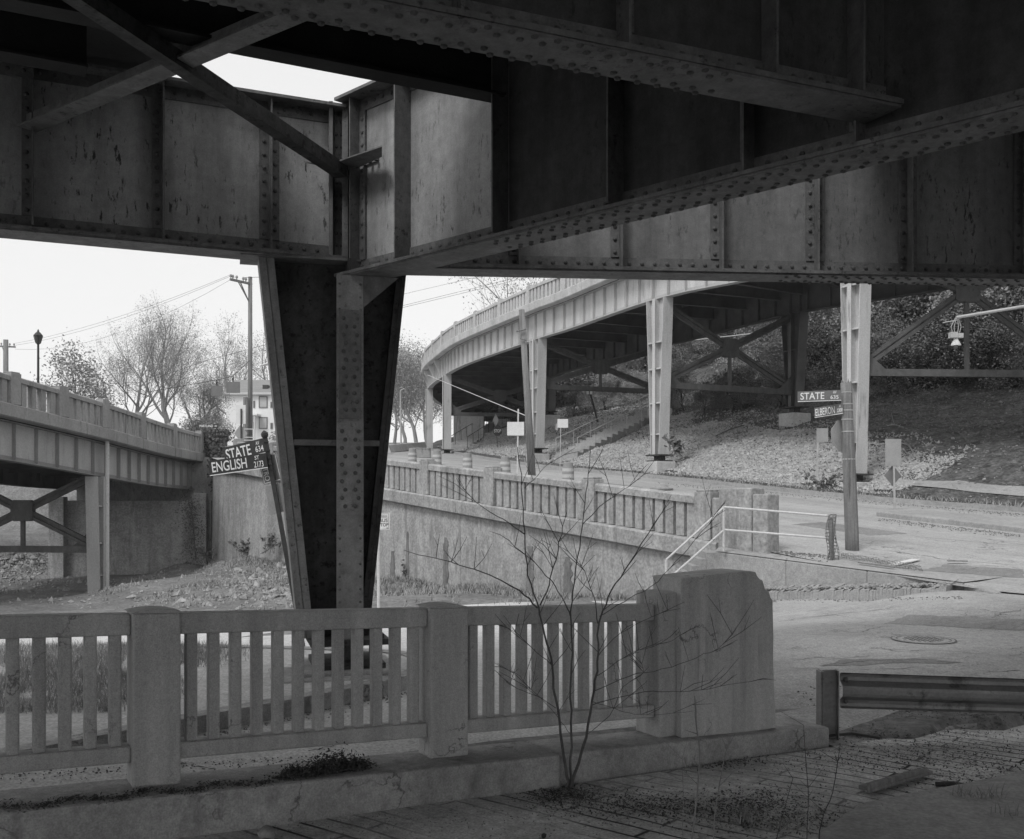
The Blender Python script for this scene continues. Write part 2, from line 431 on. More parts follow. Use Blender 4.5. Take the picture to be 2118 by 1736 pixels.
# ground sheet (dirt), finer near the viewer
xs = [-210, -150, -80, -60] + [-45 + i * 1.0 for i in range(0, 20)] + [-25 + i * 0.5 for i in range(0, 90)] + [20 + i * 2.0 for i in range(0, 11)] + [60, 100, 210]
ys = [-160, -100, -40, -20, -10, -5] + [-2 + i * 0.5 for i in range(0, 130)] + [63 + i * 1.5 for i in range(0, 9)]
g = MB()
def bumpy(X, Y):
    a = 1.0 if (Y > 14 and X < 2) else 0.0
    return a * (0.16 * mnoise.noise(Vector((X * .35, Y * .35, 3.1))) + 0.06 * mnoise.noise(Vector((X * 1.3, Y * 1.3, 9.1))))
g.grid([[Vector((X, Y, low_z(X, Y) - 0.03 + bumpy(X, Y) * (1 if 16 < Y else 0))) for X in xs] for Y in ys])
ground = tag(g.build('ground', M['dirt'], smooth=True), kind='structure')

# lower street: from the crossing on the right, under the viaduct, away to the left
def sheet(name, m, poly_rows, lift, zf=low_z, n=24, dip=False):
    mb = MB()
    rows = []
    for a, b in poly_rows:
        row = []
        for k in range(n + 1):
            t = k / n
            X = a[0] + (b[0] - a[0]) * t; Y = a[1] + (b[1] - a[1]) * t
            row.append(Vector((X, Y, zf(X, Y) + lift - (.18 * max(0, 1 - k / 4) if dip else 0))))
        rows.append(row)
    mb.grid(rows)
    return tag(mb.build(name, m, smooth=True), kind='structure')
def dense(rows, per):
    out = []
    for (a, b), (c, d) in zip(rows, rows[1:]):
        for k in range(per):
            t = k / per
            out.append(((a[0] + (c[0] - a[0]) * t, a[1] + (c[1] - a[1]) * t), (b[0] + (d[0] - b[0]) * t, b[1] + (d[1] - b[1]) * t)))
    out.append(rows[-1])
    return out
low_rows = dense([((-40, 4.5), (-40, 16.5)), ((-20, 4.5), (-20, 18.0)), ((-10, 3.5), (-10, 19.5)), ((-5.0, 4.6), (-5.0, 21.0)), ((-3.2, 5.66), (-3.2, 21.6)), ((0.0, 7.5), (0.0, 23.2)), ((2.4, 8.88), (2.4, 23.5)), ((3.2, 9.0), (3.2, 23.6)), ((4.6, 8.7), (4.6, 21.8)), ((6.0, 8.4), (6.0, 20.2)), ((8.0, 8.0), (8.0, 18.6)), ((14, 5), (14, 17.5)), ((40, -2), (40, 17))], 8)
isp = next(i for i, r in enumerate(low_rows) if r[0][0] > 1.9)
low_slab = sheet('road', M['road_pale'], low_rows[:isp + 1], 0.012, n=44, dip=True)
low_road = sheet('street', M['road'], low_rows[isp:], 0.012, n=44, dip=True)

# upper street along the retaining wall
W_ROWS = [((10.6, 12.4, -.25), (30, 9, -.3)), ((9.5, 15.2, .29), (30, 14, .5)), ((7.96, 17, .375), (22, 21.5, .9)), ((6.6, 19.0, .55), (18, 26.5, 1.15)), ((5.2, 21.3, .80), (14.4, 31.3, 1.50)), (tuple(W_at(0)), (11.2, 35.4, 1.85)),
          (tuple(W_at(10.65)), (6, 43, 2.6)), (tuple(W_at(17)), (1.0, 54, 3.4)), (tuple(W_at(22.5)), (-4.6, 76, 4.94)), ((-16, 54, 3.9), (-7.5, 88, 5.8)), ((-30, 100, 6.6), (-8, 110, 7.2)), ((-60, 180, 10), (0, 180, 10))]
Wc = catmull([r[0] for r in W_ROWS], 8)
Kc = catmull([r[1] for r in W_ROWS], 8)
mb = MB()
mb.grid([[a.lerp(b, t / 20) for t in range(21)] for a, b in zip(Wc, Kc)])
up_road = tag(mb.build('street', M['road_far'], smooth=True), kind='structure')

# hillside to the right of the far kerb
KP = [(36, 2, .3), (30, 14, .5), (22, 21.5, .9), (18, 26.5, 1.15), (14.4, 31.3, 1.50), (11.2, 35.4, 1.85), (6, 43, 2.6), (1.0, 54, 3.4), (-4.6, 76, 4.94), (-7.5, 88, 5.8), (-8, 110, 7.2), (0, 180, 10)]
KL = catmull(KP, 8)
KA = arclen(KL)
def K_frame(s):
    p = along(KL, s, KA); q = along(KL, s + 0.5, KA); r = along(KL, s - 0.5, KA)
    d = (q - r); d.z = 0; d.normalize()
    return p, d, Vector((d.y, -d.x, 0))
def hill_prof(d):
    z = 0.13
    if d > 0.9: z += 0.30 * min(d - 0.9, 13)
    if d > 13.9: z += 0.46 * min(d - 13.9, 40)
    if d > 53.9: z += 0.1 * (d - 53.9)
    return z
def hill_pt(s, d, rough=True):
    p, t, n = K_frame(s)
    q = p + n * d
    q.z = p.z + hill_prof(d)
    if rough and d > 1.2:
        q.z += 0.22 * mnoise.noise(Vector((q.x * .3, q.y * .3, 1.7))) + 0.07 * mnoise.noise(Vector((q.x * 1.2, q.y * 1.2, 5.7)))
    return q
mb = MB()
ds = [0.0, 0.45, 0.9] + [1.3 + i * 0.6 for i in range(22)] + [15 + i * 2.0 for i in range(16)] + [50, 60, 90, 160]
SS = [KA[-1] * i / 170 for i in range(171)]
mb.grid([[hill_pt(s, d) for d in ds] for s in SS])
hill = tag(mb.build('hillside', M['litter_soil'], smooth=True), kind='structure')
# kerb along the foot of the hillside
mb = MB()
for i in range(0, 150):
    s0, s1 = SS[i], SS[i + 1]
    a, _, na = K_frame(s0); b, _, nb = K_frame(s1)
    j = random.uniform(-.015, .015)
    base = [a - na * .16 - Vector((0, 0, .1)), b - nb * .16 - Vector((0, 0, .1)), b + nb * .02 - Vector((0, 0, .1)), a + na * .02 - Vector((0, 0, .1))]
    top = [p + Vector((0, 0, .25 + j)) for p in base]
    mb.hexa(base, top)
tag(mb.build('kerb', M['walk']), kind='structure')
# the higher land behind the wall and the left bridge, out to the horizon
mb = MB()
def far_z(X, Y):
    return 3.3 + max(0, Y - 45) * .055 - 0.012 * abs(X + 20) * (1 if X < -30 else 0)
rows = []
for Y in [58, 62, 68, 76, 88, 104, 125, 150, 190, 260, 330]:
    row = []
    for X in [-210, -180, -150, -90, -60, -45, -36, -30, -24, -19, -14, -8, -2, 6, 40]:
        z = far_z(X, min(Y, 190))
        if Y <= 62: z -= (62 - Y) * .9 + .5
        if X > -8: z -= 2.5
        row.append(Vector((X, Y, z)))
    rows.append(row)
mb.grid(rows)
far_land = tag(mb.build('terrain', M['dirt'], smooth=True), kind='structure')

def bvh_of(objs):
    vs, fs = [], []
    for o in objs:
        n = len(vs)
        vs += [Vector(v.co) + wloc(o) for v in o.data.vertices]
        fs += [tuple(i + n for i in p.vertices) for p in o.data.polygons]
    return BVHTree.FromPolygons(vs, fs)
TERR = bvh_of([ground, low_slab, low_road, up_road, hill, far_land])
def hit(u, v):
    r = TERR.ray_cast(Vector((0, 0, EYE)), ray(u, v).normalized())
    if r[0] is None: raise ValueError('no ground at %s %s' % (u, v))
    return r[0]
def gz(X, Y, top=60):
    r = TERR.ray_cast(Vector((X, Y, top)), Vector((0, 0, -1)))
    return r[0].z if r[0] is not None else 0.0
# ---------------------------------------------------------------- the riveted steel viaduct overhead
VIA = thing('steel_viaduct', 'dark riveted steel viaduct overhead on a V-shaped column, framing the whole view', 'viaduct', (-1.75, 10.8, 0))
def line_s(p0, d, u):                                     # distance along a plan line where it crosses picture column u
    k = (u - CX) / FPX
    return (k * p0[1] - p0[0]) / (d[0] - k * d[1])
def girder(name, p0, p1, z0, z1, m_web, m_fl, fw=0.40, stiff=(), riv=None, under=None, wide=(), double=(), shade_split=None):
    p0 = Vector((p0[0], p0[1], 0)); p1 = Vector((p1[0], p1[1], 0))
    d = (p1 - p0); L = d.length; d.normalize()
    n = Vector((d.y, -d.x, 0))
    if n.dot(Vector((0, -1, 0)) - Vector((0, 0, 0)) + Vector((-p0.x - p1.x, -p0.y - p1.y, 0)) * .05) < 0: n = -n
    Z = Vector((0, 0, 1))
    mid = (p0 + p1) / 2
    def lb(mb, s0, s1, o0, o1, a, b):                     # box in girder coordinates: along, out of the web, height
        mb.obox(p0 + d * (s0 + s1) / 2 + n * (o0 + o1) / 2 + Z * (a + b) / 2, d * (s1 - s0) / 2, n * (o1 - o0) / 2, Z * (b - a) / 2)
    web = MB()
    sL = line_s(p0, d, shade_split[0]) if shade_split else L
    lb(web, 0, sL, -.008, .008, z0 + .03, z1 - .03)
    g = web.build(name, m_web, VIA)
    if shade_split:  # rest of the web in a darker tone, painting in its shade
        w2 = MB(); lb(w2, sL + .002, L, -.008, .008, z0 + .03, z1 - .03); w2.build('shaded_web', shade_split[1], g)
    fl = MB()
    lb(fl, 0, L, -fw / 2, fw / 2, z0, z0 + .03)
    lb(fl, .01, L - .01, -fw / 2 + .015, fw / 2 - .015, z0 - .018, z0 - .001)
    lb(fl, 0, L, .009, .024, z0 + .031, z0 + .165)
    lb(fl, 0, L, -.024, -.009, z0 + .031, z0 + .165)
    lb(fl, 0, L, .009, .16, z0 + .031, z0 + .044)
    if riv:
        s = riv[0]; k = 0
        while s < riv[1]:
            fl.dome(p0 + d * s + n * .024 + Z * (z0 + .105), n, .019)
            s += .135; k += 1
    if under:
        s = under[0]; k = 0
        while s < under[1]:
            for o in (-.155, -.095, .085, .15):
                sh = .038 if (abs(o) > .12) else -.038
                fl.dome(p0 + d * (s + sh) + n * o + Z * (z0 - .018), -Z, .019, n=6)
            s += .135; k += 1
    fl.build('bottom_flange', m_fl, g)
    tf = MB()
    lb(tf, 0, L, -fw / 2, fw / 2, z1 - .03, z1)
    lb(tf, 0, L, .009, .022, z1 - .155, z1 - .031)
    if riv:
        s = riv[0] + .07
        while s < riv[1]:
            tf.dome(p0 + d * s + n * .022 + Z * (z1 - .09), n, .018)
            s += .135
    tf.build('top_flange', m_fl, g)
    for u in stiff:
        s = line_s(p0, d, u)
        sb = MB()
        dep = .21 if u in wide else .155
        lb(sb, s - .008, s + .008, .009, dep, z0 + .045, z1 - .031)
        lb(sb, s - .095, s - .009, .0245, .036, z0 + .168, z1 - .158)
        lb(sb, s - .095, s - .009, .009, .0235, z0 + .166, z1 - .156)
        if u in double:
            lb(sb, s + .009, s + .10, .009, .036, z0 + .166, z1 - .156)
        z = z0 + .22
        while z < z1 - .2:
            sb.dome(p0 + d * (s - .055) + n * .036 + Z * z, n, .019)
            if u in double:
                sb.dome(p0 + d * (s + .058) + n * .036 + Z * (z + .05), n, .019)
                sb.dome(p0 + d * (s - .03) + n * .036 + Z * (z + .075), n, .019) if False else None
            z += .135
        sb.build('stiffener', m_fl, g)
    return g, p0, d, n
CPX, CPY = -1.75, 10.8
A0, A1 = (-9.6, 7.34), (-1.80, 10.81)
B0, B1 = (-1.70, 10.78), (6.2, 3.01)
C0, C1 = (-1.45, 10.55), (13.0, 11.78)
D0, D1 = (2.40, 6.62), (-6.0, 2.93)
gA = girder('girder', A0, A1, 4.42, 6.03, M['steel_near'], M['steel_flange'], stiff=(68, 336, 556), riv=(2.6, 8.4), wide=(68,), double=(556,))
gB = girder('girder', B0, B1, 4.24, 6.10, M['steel_near'], M['steel_flange'], fw=.42, stiff=(748, 850, 1052, 1290, 1560, 1790), riv=(.1, 6.2), under=(2.3, 8.5), double=(748,), wide=(850, 1052, 1290), shade_split=(1054, M['steel_shaded']))
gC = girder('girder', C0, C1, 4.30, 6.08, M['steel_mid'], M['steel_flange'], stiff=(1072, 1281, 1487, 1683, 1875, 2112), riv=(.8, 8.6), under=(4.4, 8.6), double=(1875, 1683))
gD = girder('girder', D0, D1, 4.45, 6.30, M['steel_shaded'], M['steel_flange'], fw=.36, stiff=(1752, 1575, 1275, 935, 700), riv=(.2, 4.0), under=(1.3, 4.6))
# plain rolled beams carrying the deck edge
def ibeam(name, p0, p1, z0, z1, fw, m):
    mb = MB()
    a = Vector((p0[0], p0[1], z0 + .012)); b = Vector((p1[0], p1[1], z0 + .012))
    mb.bar(a, b, fw, .024)
    up = Vector((0, 0, (z0 + z1) / 2 - z0))
    mb.bar(a + up, b + up, .016, z1 - z0 - .05)
    up = Vector((0, 0, z1 - z0 - .024))
    mb.bar(a + up, b + up, fw, .024)
    return mb.build(name, m, VIA)
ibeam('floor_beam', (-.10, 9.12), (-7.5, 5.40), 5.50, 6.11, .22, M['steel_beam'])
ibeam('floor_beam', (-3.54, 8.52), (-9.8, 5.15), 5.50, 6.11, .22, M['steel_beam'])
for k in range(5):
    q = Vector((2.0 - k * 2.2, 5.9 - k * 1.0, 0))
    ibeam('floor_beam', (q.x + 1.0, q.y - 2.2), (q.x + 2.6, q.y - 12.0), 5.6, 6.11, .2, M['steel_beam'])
# deck
dk = MB()
E = Vector((-2.12, -1.07, 0)).normalized()
poly = [(-.02, 9.30), (1.7, 7.55), (4.1, 11.45), (15, 12.2), (15, -9), (7, -14), (-8.5, -14), (-8.5, 7.80), (-5.6, 9.35), (-3.46, 10.10), (-3.32, 9.95), (-2.50, 9.18), (-2.30, 8.12)]
dk.prism([(x, y, 6.115) for x, y in poly], (0, 0, .32))
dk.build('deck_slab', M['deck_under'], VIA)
# lateral bracing just under the deck beams
br = MB()
a, b = P(56, 266, 9.50), P(640, 20, 7.25)
b = b + (b - a) * .8
br.bar(a, b, .19, .018)
br.bar(a + Vector((0, 0, .07)), b + Vector((0, 0, .07)), .016, .12)
br.build('lateral_brace', M['steel_brace'], VIA)
br = MB()
a, b = P(706, 356, 10.55), P(215, 28, 7.35)
a.z -= .05; b.z -= .05
b = b + (b - a) * .5
br.bar(a, b, .13, .016)
dd = (b - a).normalized()
sd = dd.cross(Vector((0, 0, 1))).normalized()
br.bar(a + sd * .057 + Vector((0, 0, .065)), b + sd * .057 + Vector((0, 0, .065)), .016, .11)
br.bar(a - sd * .057 + Vector((0, 0, .065)), b - sd * .057 + Vector((0, 0, .065)), .016, .11)
br.build('lateral_brace', M['steel_black'], VIA)
gp = MB()
zg = 5.36
pts = [P(690, 352, 10.45), P(790, 334, 9.95), P(790, 334, 10.25), P(720, 352, 10.75), P(628, 352, 10.42)]
gp.prism([(p.x, p.y, zg) for p in pts], (0, 0, .014))
s0 = line_s(B0, gB[2], 735); s1 = line_s(B0, gB[2], 786)
for k in range(5):
    gp.dome(gB[1] + gB[2] * (s0 + (s1 - s0) * k / 4) + gB[3] * .05 + Vector((0, 0, zg + .014)), (0, 0, 1), .02)
gp.bar(gB[1] + gB[2] * s0 + gB[3] * .02 + Vector((0, 0, zg + .05)), gB[1] + gB[2] * s1 + gB[3] * .02 + Vector((0, 0, zg + .05)), .02, .07)
gp.build('gusset_plate', M['steel_brace'], VIA)

cp_ = MB()
for (x, y, hx, hy) in ((-1.74, 10.80, .15, .03), (-1.74, 10.80, .03, .13), (-1.60, 10.78, .02, .12), (-1.88, 10.74, .02, .12)):
    cp_.box(x - hx, y - hy, 4.43, x + hx, y + hy, 6.06)
z = 4.6
while z < 6.0:
    for xx in (-1.85, -1.79, -1.69, -1.63): cp_.dome((xx, 10.768, z), (0, -1, 0), .018)
    z += .13
cp_.build('corner_post', M['steel_flange'], VIA)
# ---- the tapered column
cb = Vector((CPX, CPY, 0))
ca = Vector((.962, .272, 0)).normalized(); cn = Vector((ca.y, -ca.x, 0)); Z = Vector((0, 0, 1))
zb, zt = .50, 4.40
# half-widths of the web at foot and head
WL0, WL1, WR0, WR1 = .36, .765, .14, .545
col = MB()
col.prism([cb - ca * WL0 + Z * zb - cn * -.0, cb + ca * WR0 + Z * zb, cb + ca * WR1 + Z * zt, cb - ca * WL1 + Z * zt], -cn * .02)
col.obox(cb + cn * .17 + Z * (zb + zt) / 2, ca * .011, cn * .165, Z * (zt - zb) / 2)      # web towards the viewer
col.obox(cb - cn * .20 + Z * (zb + zt) / 2, ca * .011, cn * .17, Z * (zt - zb) / 2)
cobj = col.build('column', M['steel_black'], VIA)
def slant(o0, o1, wdt, dep0, dep1, m, nm, groove=True):   # built-up flange along the slanted edge
    f = MB()
    for (x0, x1, dd0, dd1) in ((0, wdt * .48, dep0, dep1), (wdt * .52, wdt, dep0, dep1 - .006)):
        b_ = [cb + ca * (o0 + x0) + cn * dd0 + Z * zb, cb + ca * (o0 + x1) + cn * dd0 + Z * zb, cb + ca * (o0 + x1) + cn * dd1 + Z * zb, cb + ca * (o0 + x0) + cn * dd1 + Z * zb]
        t_ = [cb + ca * (o1 + x0) + cn * dd0 + Z * zt, cb + ca * (o1 + x1) + cn * dd0 + Z * zt, cb + ca * (o1 + x1) + cn * dd1 + Z * zt, cb + ca * (o1 + x0) + cn * dd1 + Z * zt]
        f.hexa(b_, t_)
    b_ = [cb + ca * (o0 + wdt * .2) + cn * dep0 + Z * zb, cb + ca * (o0 + wdt * .8) + cn * dep0 + Z * zb, cb + ca * (o0 + wdt * .8) + cn * (dep1 - .03) + Z * zb, cb + ca * (o0 + wdt * .2) + cn * (dep1 - .03) + Z * zb]
    t_ = [p + ca * (o1 - o0) + Z * (zt - zb) for p in b_]
    f.hexa(b_, t_)
    f.build(nm, m, cobj)
slant(-WL0 - .14, -WL1 - .14, .155, -.15, .17, M['steel_pale'], 'column_flange')
slant(WR0 - .015, WR1 - .015, .10, -.15, .12, M['steel_black'], 'column_flange')
ff = MB()
ff.obox(cb + cn * .345 + Z * (zb + 4.22) / 2, ca * .136, cn * .010, Z * (4.22 - zb) / 2)
z = zb + .12
while z < 4.2:
    for sx in (-1, 1): ff.dome(cb + cn * .355 + ca * sx * .105 + Z * z, cn, .012)
    z += .13
ff.build('face_plate', [M['steel_pale'], M['steel_flange']], cobj)
def zpx(v, Y): return EYE + (HZ - v) / FPX * Y
for (v0, v1, hw, dk_) in ((640, 866, .112, True), (872, 1066, .135, False)):
    sp = MB()
    zA, zB = zpx(v1, 10.42), zpx(v0, 10.42)
    sp.obox(cb + cn * .364 + Z * (zA + zB) / 2, ca * hw, cn * .009, Z * (zB - zA) / 2)
    z = zA + .09; k = 0
    while z < zB - .05:
        for sx in (-1, 1):
            sp.dome(cb + cn * .373 + ca * sx * (hw * .62 if k % 2 else hw * .38) + Z * z, cn, .019)
        z += .085; k += 1
    sp.build('splice_plate', [M['steel_flange'] if dk_ else M['steel_pale'], M['rivet']], cobj)
df = MB()
zd = zpx(916, 10.6)
t = (zd - zb) / (zt - zb)
df.obox(cb - ca * ((WL0 + (WL1 - WL0) * t) / 2 + .0) + cn * .08 + Z * zd, ca * ((WL0 + (WL1 - WL0) * t) / 2 - .02), cn * .08, Z * .03)
df.obox(cb + ca * ((WR0 + (WR1 - WR0) * t) / 2) + cn * .08 + Z * zd, ca * ((WR0 + (WR1 - WR0) * t) / 2 - .02), cn * .08, Z * .03)
df.build('diaphragm_plate', M['steel_brace'], cobj)
cap = MB()
cap.obox(cb - ca * .1 + Z * (zt + .004), ca * .98, cn * .24, Z * .012)
cap.prism([cb + cn * .36 + ca * .14 + Z * 3.9, cb + cn * .36 + ca * .14 + Z * 4.22, cb + cn * .36 + ca * .50 + Z * 4.22], -cn * .016)
cap.build('cap_plate', M['steel_brace'], cobj)
bp = MB()
bp.obox(cb + Z * .47, ca * .40, cn * .42, Z * .03)
bp.obox(cb + Z * .34, ca * .10, cn * .30, Z * .10)
bp.obox(cb + Z * .225, ca * .36, cn * .40, Z * .025)
for sx in (-1, 1):
    for sy in (-1, 1):
        bp.lathe(cb + ca * .31 * sx + cn * .34 * sy + Z * .24, [(.022, 0), (.022, .27)], 8)
        bp.lathe(cb + ca * .31 * sx + cn * .34 * sy + Z * .50, [(.045, 0), (.045, .045)], 6)
bp.build('base_bearing', M['steel_black'], cobj)
pd = MB()
pd.obox(cb + Z * .10, ca * .50, cn * .52, Z * .10)
pd.obox(cb - ca * .30 + cn * .25 + Z * .03, ca * .5, cn * .45, Z * .13)
pd.build('pedestal', M['conc_curb'], cobj, bevel=.03)
# ---------------------------------------------------------------- foreground: brick roadway, curb and balustrade
ND = Vector((.8667, .4989, 0)); NN = Vector((.4989, -.8667, 0))     # along the parapet, and towards the viewer
L0 = Vector((-2.16, 6.20, 0))
def zc(s): return .25 - .04 * s                                     # curb top under the posts
def L(s, o=0.0, z=0.0): return L0 + ND * s + NN * o + Vector((0, 0, z))
# brick pavement with worn, tilted courses
def brick_mat():
    m = mat('worn_paving_brick', 0.50, 0.3, 1.2, rough=0.95, bump=0.0, fine=60, dark=0.16, dark_amt=0.3, dark_scale=1.6, dark_soft=0.2, mid=11, mid_var=.3, fine_var=0.3)
    t = m.node_tree; N, K = t.nodes, t.links
    tc = N.new('ShaderNodeTexCoord')
    mp = N.new('ShaderNodeMapping'); mp.inputs['Rotation'].default_value = (0, 0, R(39))
    K.new(tc.outputs['Object'], mp.inputs[0])
    nz = N.new('ShaderNodeTexNoise'); nz.inputs['Scale'].default_value = 1.3
    K.new(mp.outputs[0], nz.inputs['Vector'])
    mv = N.new('ShaderNodeVectorMath'); mv.operation = 'MULTIPLY_ADD'
    K.new(nz.outputs['Color'], mv.inputs[0]); mv.inputs[1].default_value = (.06, .11, 0); K.new(mp.outputs[0], mv.inputs[2])
    bt = N.new('ShaderNodeTexBrick')
    bt.inputs['Scale'].default_value = 1.0
    bt.inputs['Brick Width'].default_value = 1.3
    bt.inputs['Row Height'].default_value = .165
    bt.inputs['Mortar Size'].default_value = .017
    bt.inputs['Mortar Smooth'].default_value = .6
    K.new(mv.outputs[0], bt.inputs['Vector'])
    n2 = N.new('ShaderNodeTexNoise'); n2.inputs['Scale'].default_value = 28; n2.inputs['Detail'].default_value = 6
    K.new(tc.outputs['Object'], n2.inputs['Vector'])
    n3 = N.new('ShaderNodeTexNoise'); n3.inputs['Scale'].default_value = 0.9; n3.inputs['Detail'].default_value = 4
    K.new(tc.outputs['Object'], n3.inputs['Vector'])
    mr = N.new('ShaderNodeMapRange'); K.new(n3.outputs['Fac'], mr.inputs[0]); mr.inputs[1].default_value = .35; mr.inputs[2].default_value = .62
    mu = N.new('ShaderNodeMath'); mu.operation = 'MULTIPLY'; K.new(bt.outputs['Fac'], mu.inputs[0]); K.new(mr.outputs[0], mu.inputs[1])
    h = N.new('ShaderNodeMath'); h.operation = 'MULTIPLY_ADD'
    K.new(mu.outputs[0], h.inputs[0]); h.inputs[1].default_value = -1.0
    h2 = N.new('ShaderNodeMath'); h2.operation = 'MULTIPLY'; K.new(n2.outputs['Fac'], h2.inputs[0]); h2.inputs[1].default_value = .9
    K.new(h2.outputs[0], h.inputs[2])
    bp = N.new('ShaderNodeBump'); bp.inputs['Strength'].default_value = .9; bp.inputs['Distance'].default_value = .02
    K.new(h.outputs[0], bp.inputs['Height'])
    bs = N['Principled BSDF']
    K.new(bp.outputs[0], bs.inputs['Normal'])
    # joints packed with dark dirt
    src = bs.inputs['Base Color'].links[0].from_socket
    mx = N.new('ShaderNodeMix'); mx.data_type = 'RGBA'
    K.new(mu.outputs[0], mx.inputs[0]); K.new(src, mx.inputs[6]); mx.inputs[7].default_value = (.05, .05, .05, 1)
    K.new(mx.outputs[2], bs.inputs['Base Color'])
    return m
M['brick'] = brick_mat()
def pave_z(X, Y):
    q = Vector((X, Y, 0)) - L0
    s = q.dot(ND); o = q.dot(NN)
    z = -.012 - .03 * s
    if s > 3: z += .010 * (s - 3)
    z += .012 * max(0, min(o, 3))
    return z
mb = MB()
for_rows = []
for i in range(0, 60):
    o = .32 + i * .13 if i < 40 else .32 + 40 * .13 + (i - 40) * .8
    row = []
    for k in range(0, 120):
        s = -9 + k * .16
        q = L(s, o)
        row.append(Vector((q.x, q.y, pave_z(q.x, q.y) + .01 * mnoise.noise(Vector((q.x * 1.2, q.y * 1.2, 0))) + .006)))
    for_rows.append(row)
mb.grid(for_rows)
brick = tag(mb.build('pavement', M['brick'], smooth=True), kind='structure')
mb = MB()
for_rows = []
for i in range(6):
    o = .345 - i * .2
    for_rows.append([(L(5.47 + k * .2, o, 0), o) for k in range(18)])
for row in for_rows:
    for q, o in row:
        t = max(0, min(1, (o + .45) / .75))
        q.z = (pave_z(q.x, q.y) - .004 + .01 * mnoise.noise(Vector((q.x * 1.2, q.y * 1.2, 0)))) * t + (rbf(CTRL, q.x, q.y) + .018) * (1 - t)
mb.grid([[q for q, o in row] for row in for_rows])
verge = tag(mb.build('verge', M['road'], smooth=True), kind='structure')
TERR2 = bvh_of([ground, low_slab, low_road, brick, verge])
def near(u, v):
    r = TERR2.ray_cast(Vector((0, 0, EYE)), ray(u, v).normalized())
    return r[0]

BAL = thing('concrete_balustrade', 'grey concrete balustrade with square balusters and a big end block across the foreground', 'balustrade', L(0, 0, -.1))
def lbox(mb, s0, s1, o0, o1, za0, za1, zb0, zb1):         # sloping box: heights at s0 and at s1
    b = [L(s0, o0, za0), L(s1, o0, za1), L(s1, o1, za1), L(s0, o1, za0)]
    t = [L(s0, o0, zb0), L(s1, o0, zb1), L(s1, o1, zb1), L(s0, o1, zb0)]
    mb.hexa(b, t)
# curb in two pours, the joint near the sapling
mb = MB()
lbox(mb, -9, 2.70, -.16, .34, zc(-9) - .6, zc(2.7) - .6, zc(-9), zc(2.7))
mb.build('curb', M['conc_curb'], BAL, bevel=.025)
mb = MB()
lbox(mb, 2.712, 5.45, -.2, .27, zc(2.7) - .6, zc(5.45) - .6, zc(2.7) - .01, zc(5.45) - .02)
mb.build('curb', M['conc_curb'], BAL, bevel=.025)
def post(s0, s1):
    mb = MB()
    lbox(mb, s0, s1, -.105, .105, zc(s0) - .004, zc(s1) - .004, zc(s0) + 1.03, zc(s1) + 1.03)
    o = mb.build('post', M['conc_near'], BAL, bevel=.014)
    cp = MB()
    n = 8
    prof = []
    for k in range(n + 1):
        t = k / n
        s = s0 - .012 + (s1 - s0 + .024) * t
        prof.append((s, zc(s) + 1.034 + .020 * (1 - (2 * t - 1) ** 2)))
    poly = [L(s0 - .012, .115, zc(s0) + 1.0305)] + [L(s, .115, z) for s, z in prof] + [L(s1 + .012, .115, zc(s1) + 1.0305)]
    cp.prism(poly, -NN * .23)
    cp.build('post_cap', M['conc_near'], o, bevel=.01)
POSTS = [(-6.15, -5.87), (-4.15, -3.87), (-2.10, -1.82), (-.148, .130), (1.79, 2.083)]
for a, b in POSTS: post(a, b)
SPANS = [(-5.87, -4.15), (-3.87, -2.10), (-1.82, -.148), (.13, 1.79), (2.083, 3.75)]
for a, b in SPANS:
    mb = MB()
    lbox(mb, a, b, -.075, .06, zc(a) + .895, zc(b) + .895, zc(a) + 1.022, zc(b) + 1.022)
    mb.build('top_rail', M['conc_near'], BAL, bevel=.012)
    mb = MB()
    lbox(mb, a, b, -.075, .06, zc(a) + .138, zc(b) + .138, zc(a) + .236, zc(b) + .236)
    mb.build('bottom_rail', M['conc_near'], BAL, bevel=.012)
    n = 12
    st = (b - a) / (n + .2)
    for k in range(n):
        s = a + st * (k + .6)
        mb = MB()
        lbox(mb, s - .034, s + .034, -.045, .03, zc(s) + .233, zc(s) + .233, zc(s) + .898, zc(s) + .898)
        mb.build('baluster', M['conc_near'], BAL, bevel=.01)
# end block: a low pilaster, a taller slab with a chipped shoulder
mb = MB()
lbox(mb, 3.755, 4.10, -.20, .10, zc(4) - .01, zc(4) - .01, 1.215, 1.215)
eb = mb.build('end_pilaster', M['conc_near'], BAL, bevel=.015)
mb = MB()
zf = zc(4.5) - .03
prof = [(3.93, zf), (3.93, 1.325), (4.14, 1.338), (4.44, 1.352), (4.66, 1.356), (4.715, 1.345)]
random.seed(4)
for k in range(12):
    t = k / 11
    prof.append((4.735 + .165 * t + random.uniform(-.010, .010), 1.325 - .225 * t ** 1.1 + random.uniform(-.016, .012)))
prof += [(4.902, 1.05), (4.912, .8), (4.908, .6), (4.922, .35), (4.94, zf)]
mb.prism([L(s, .16, z) for s, z in prof], -NN * .36)
mb.build('end_block', M['conc_near'], BAL, bevel=.008)
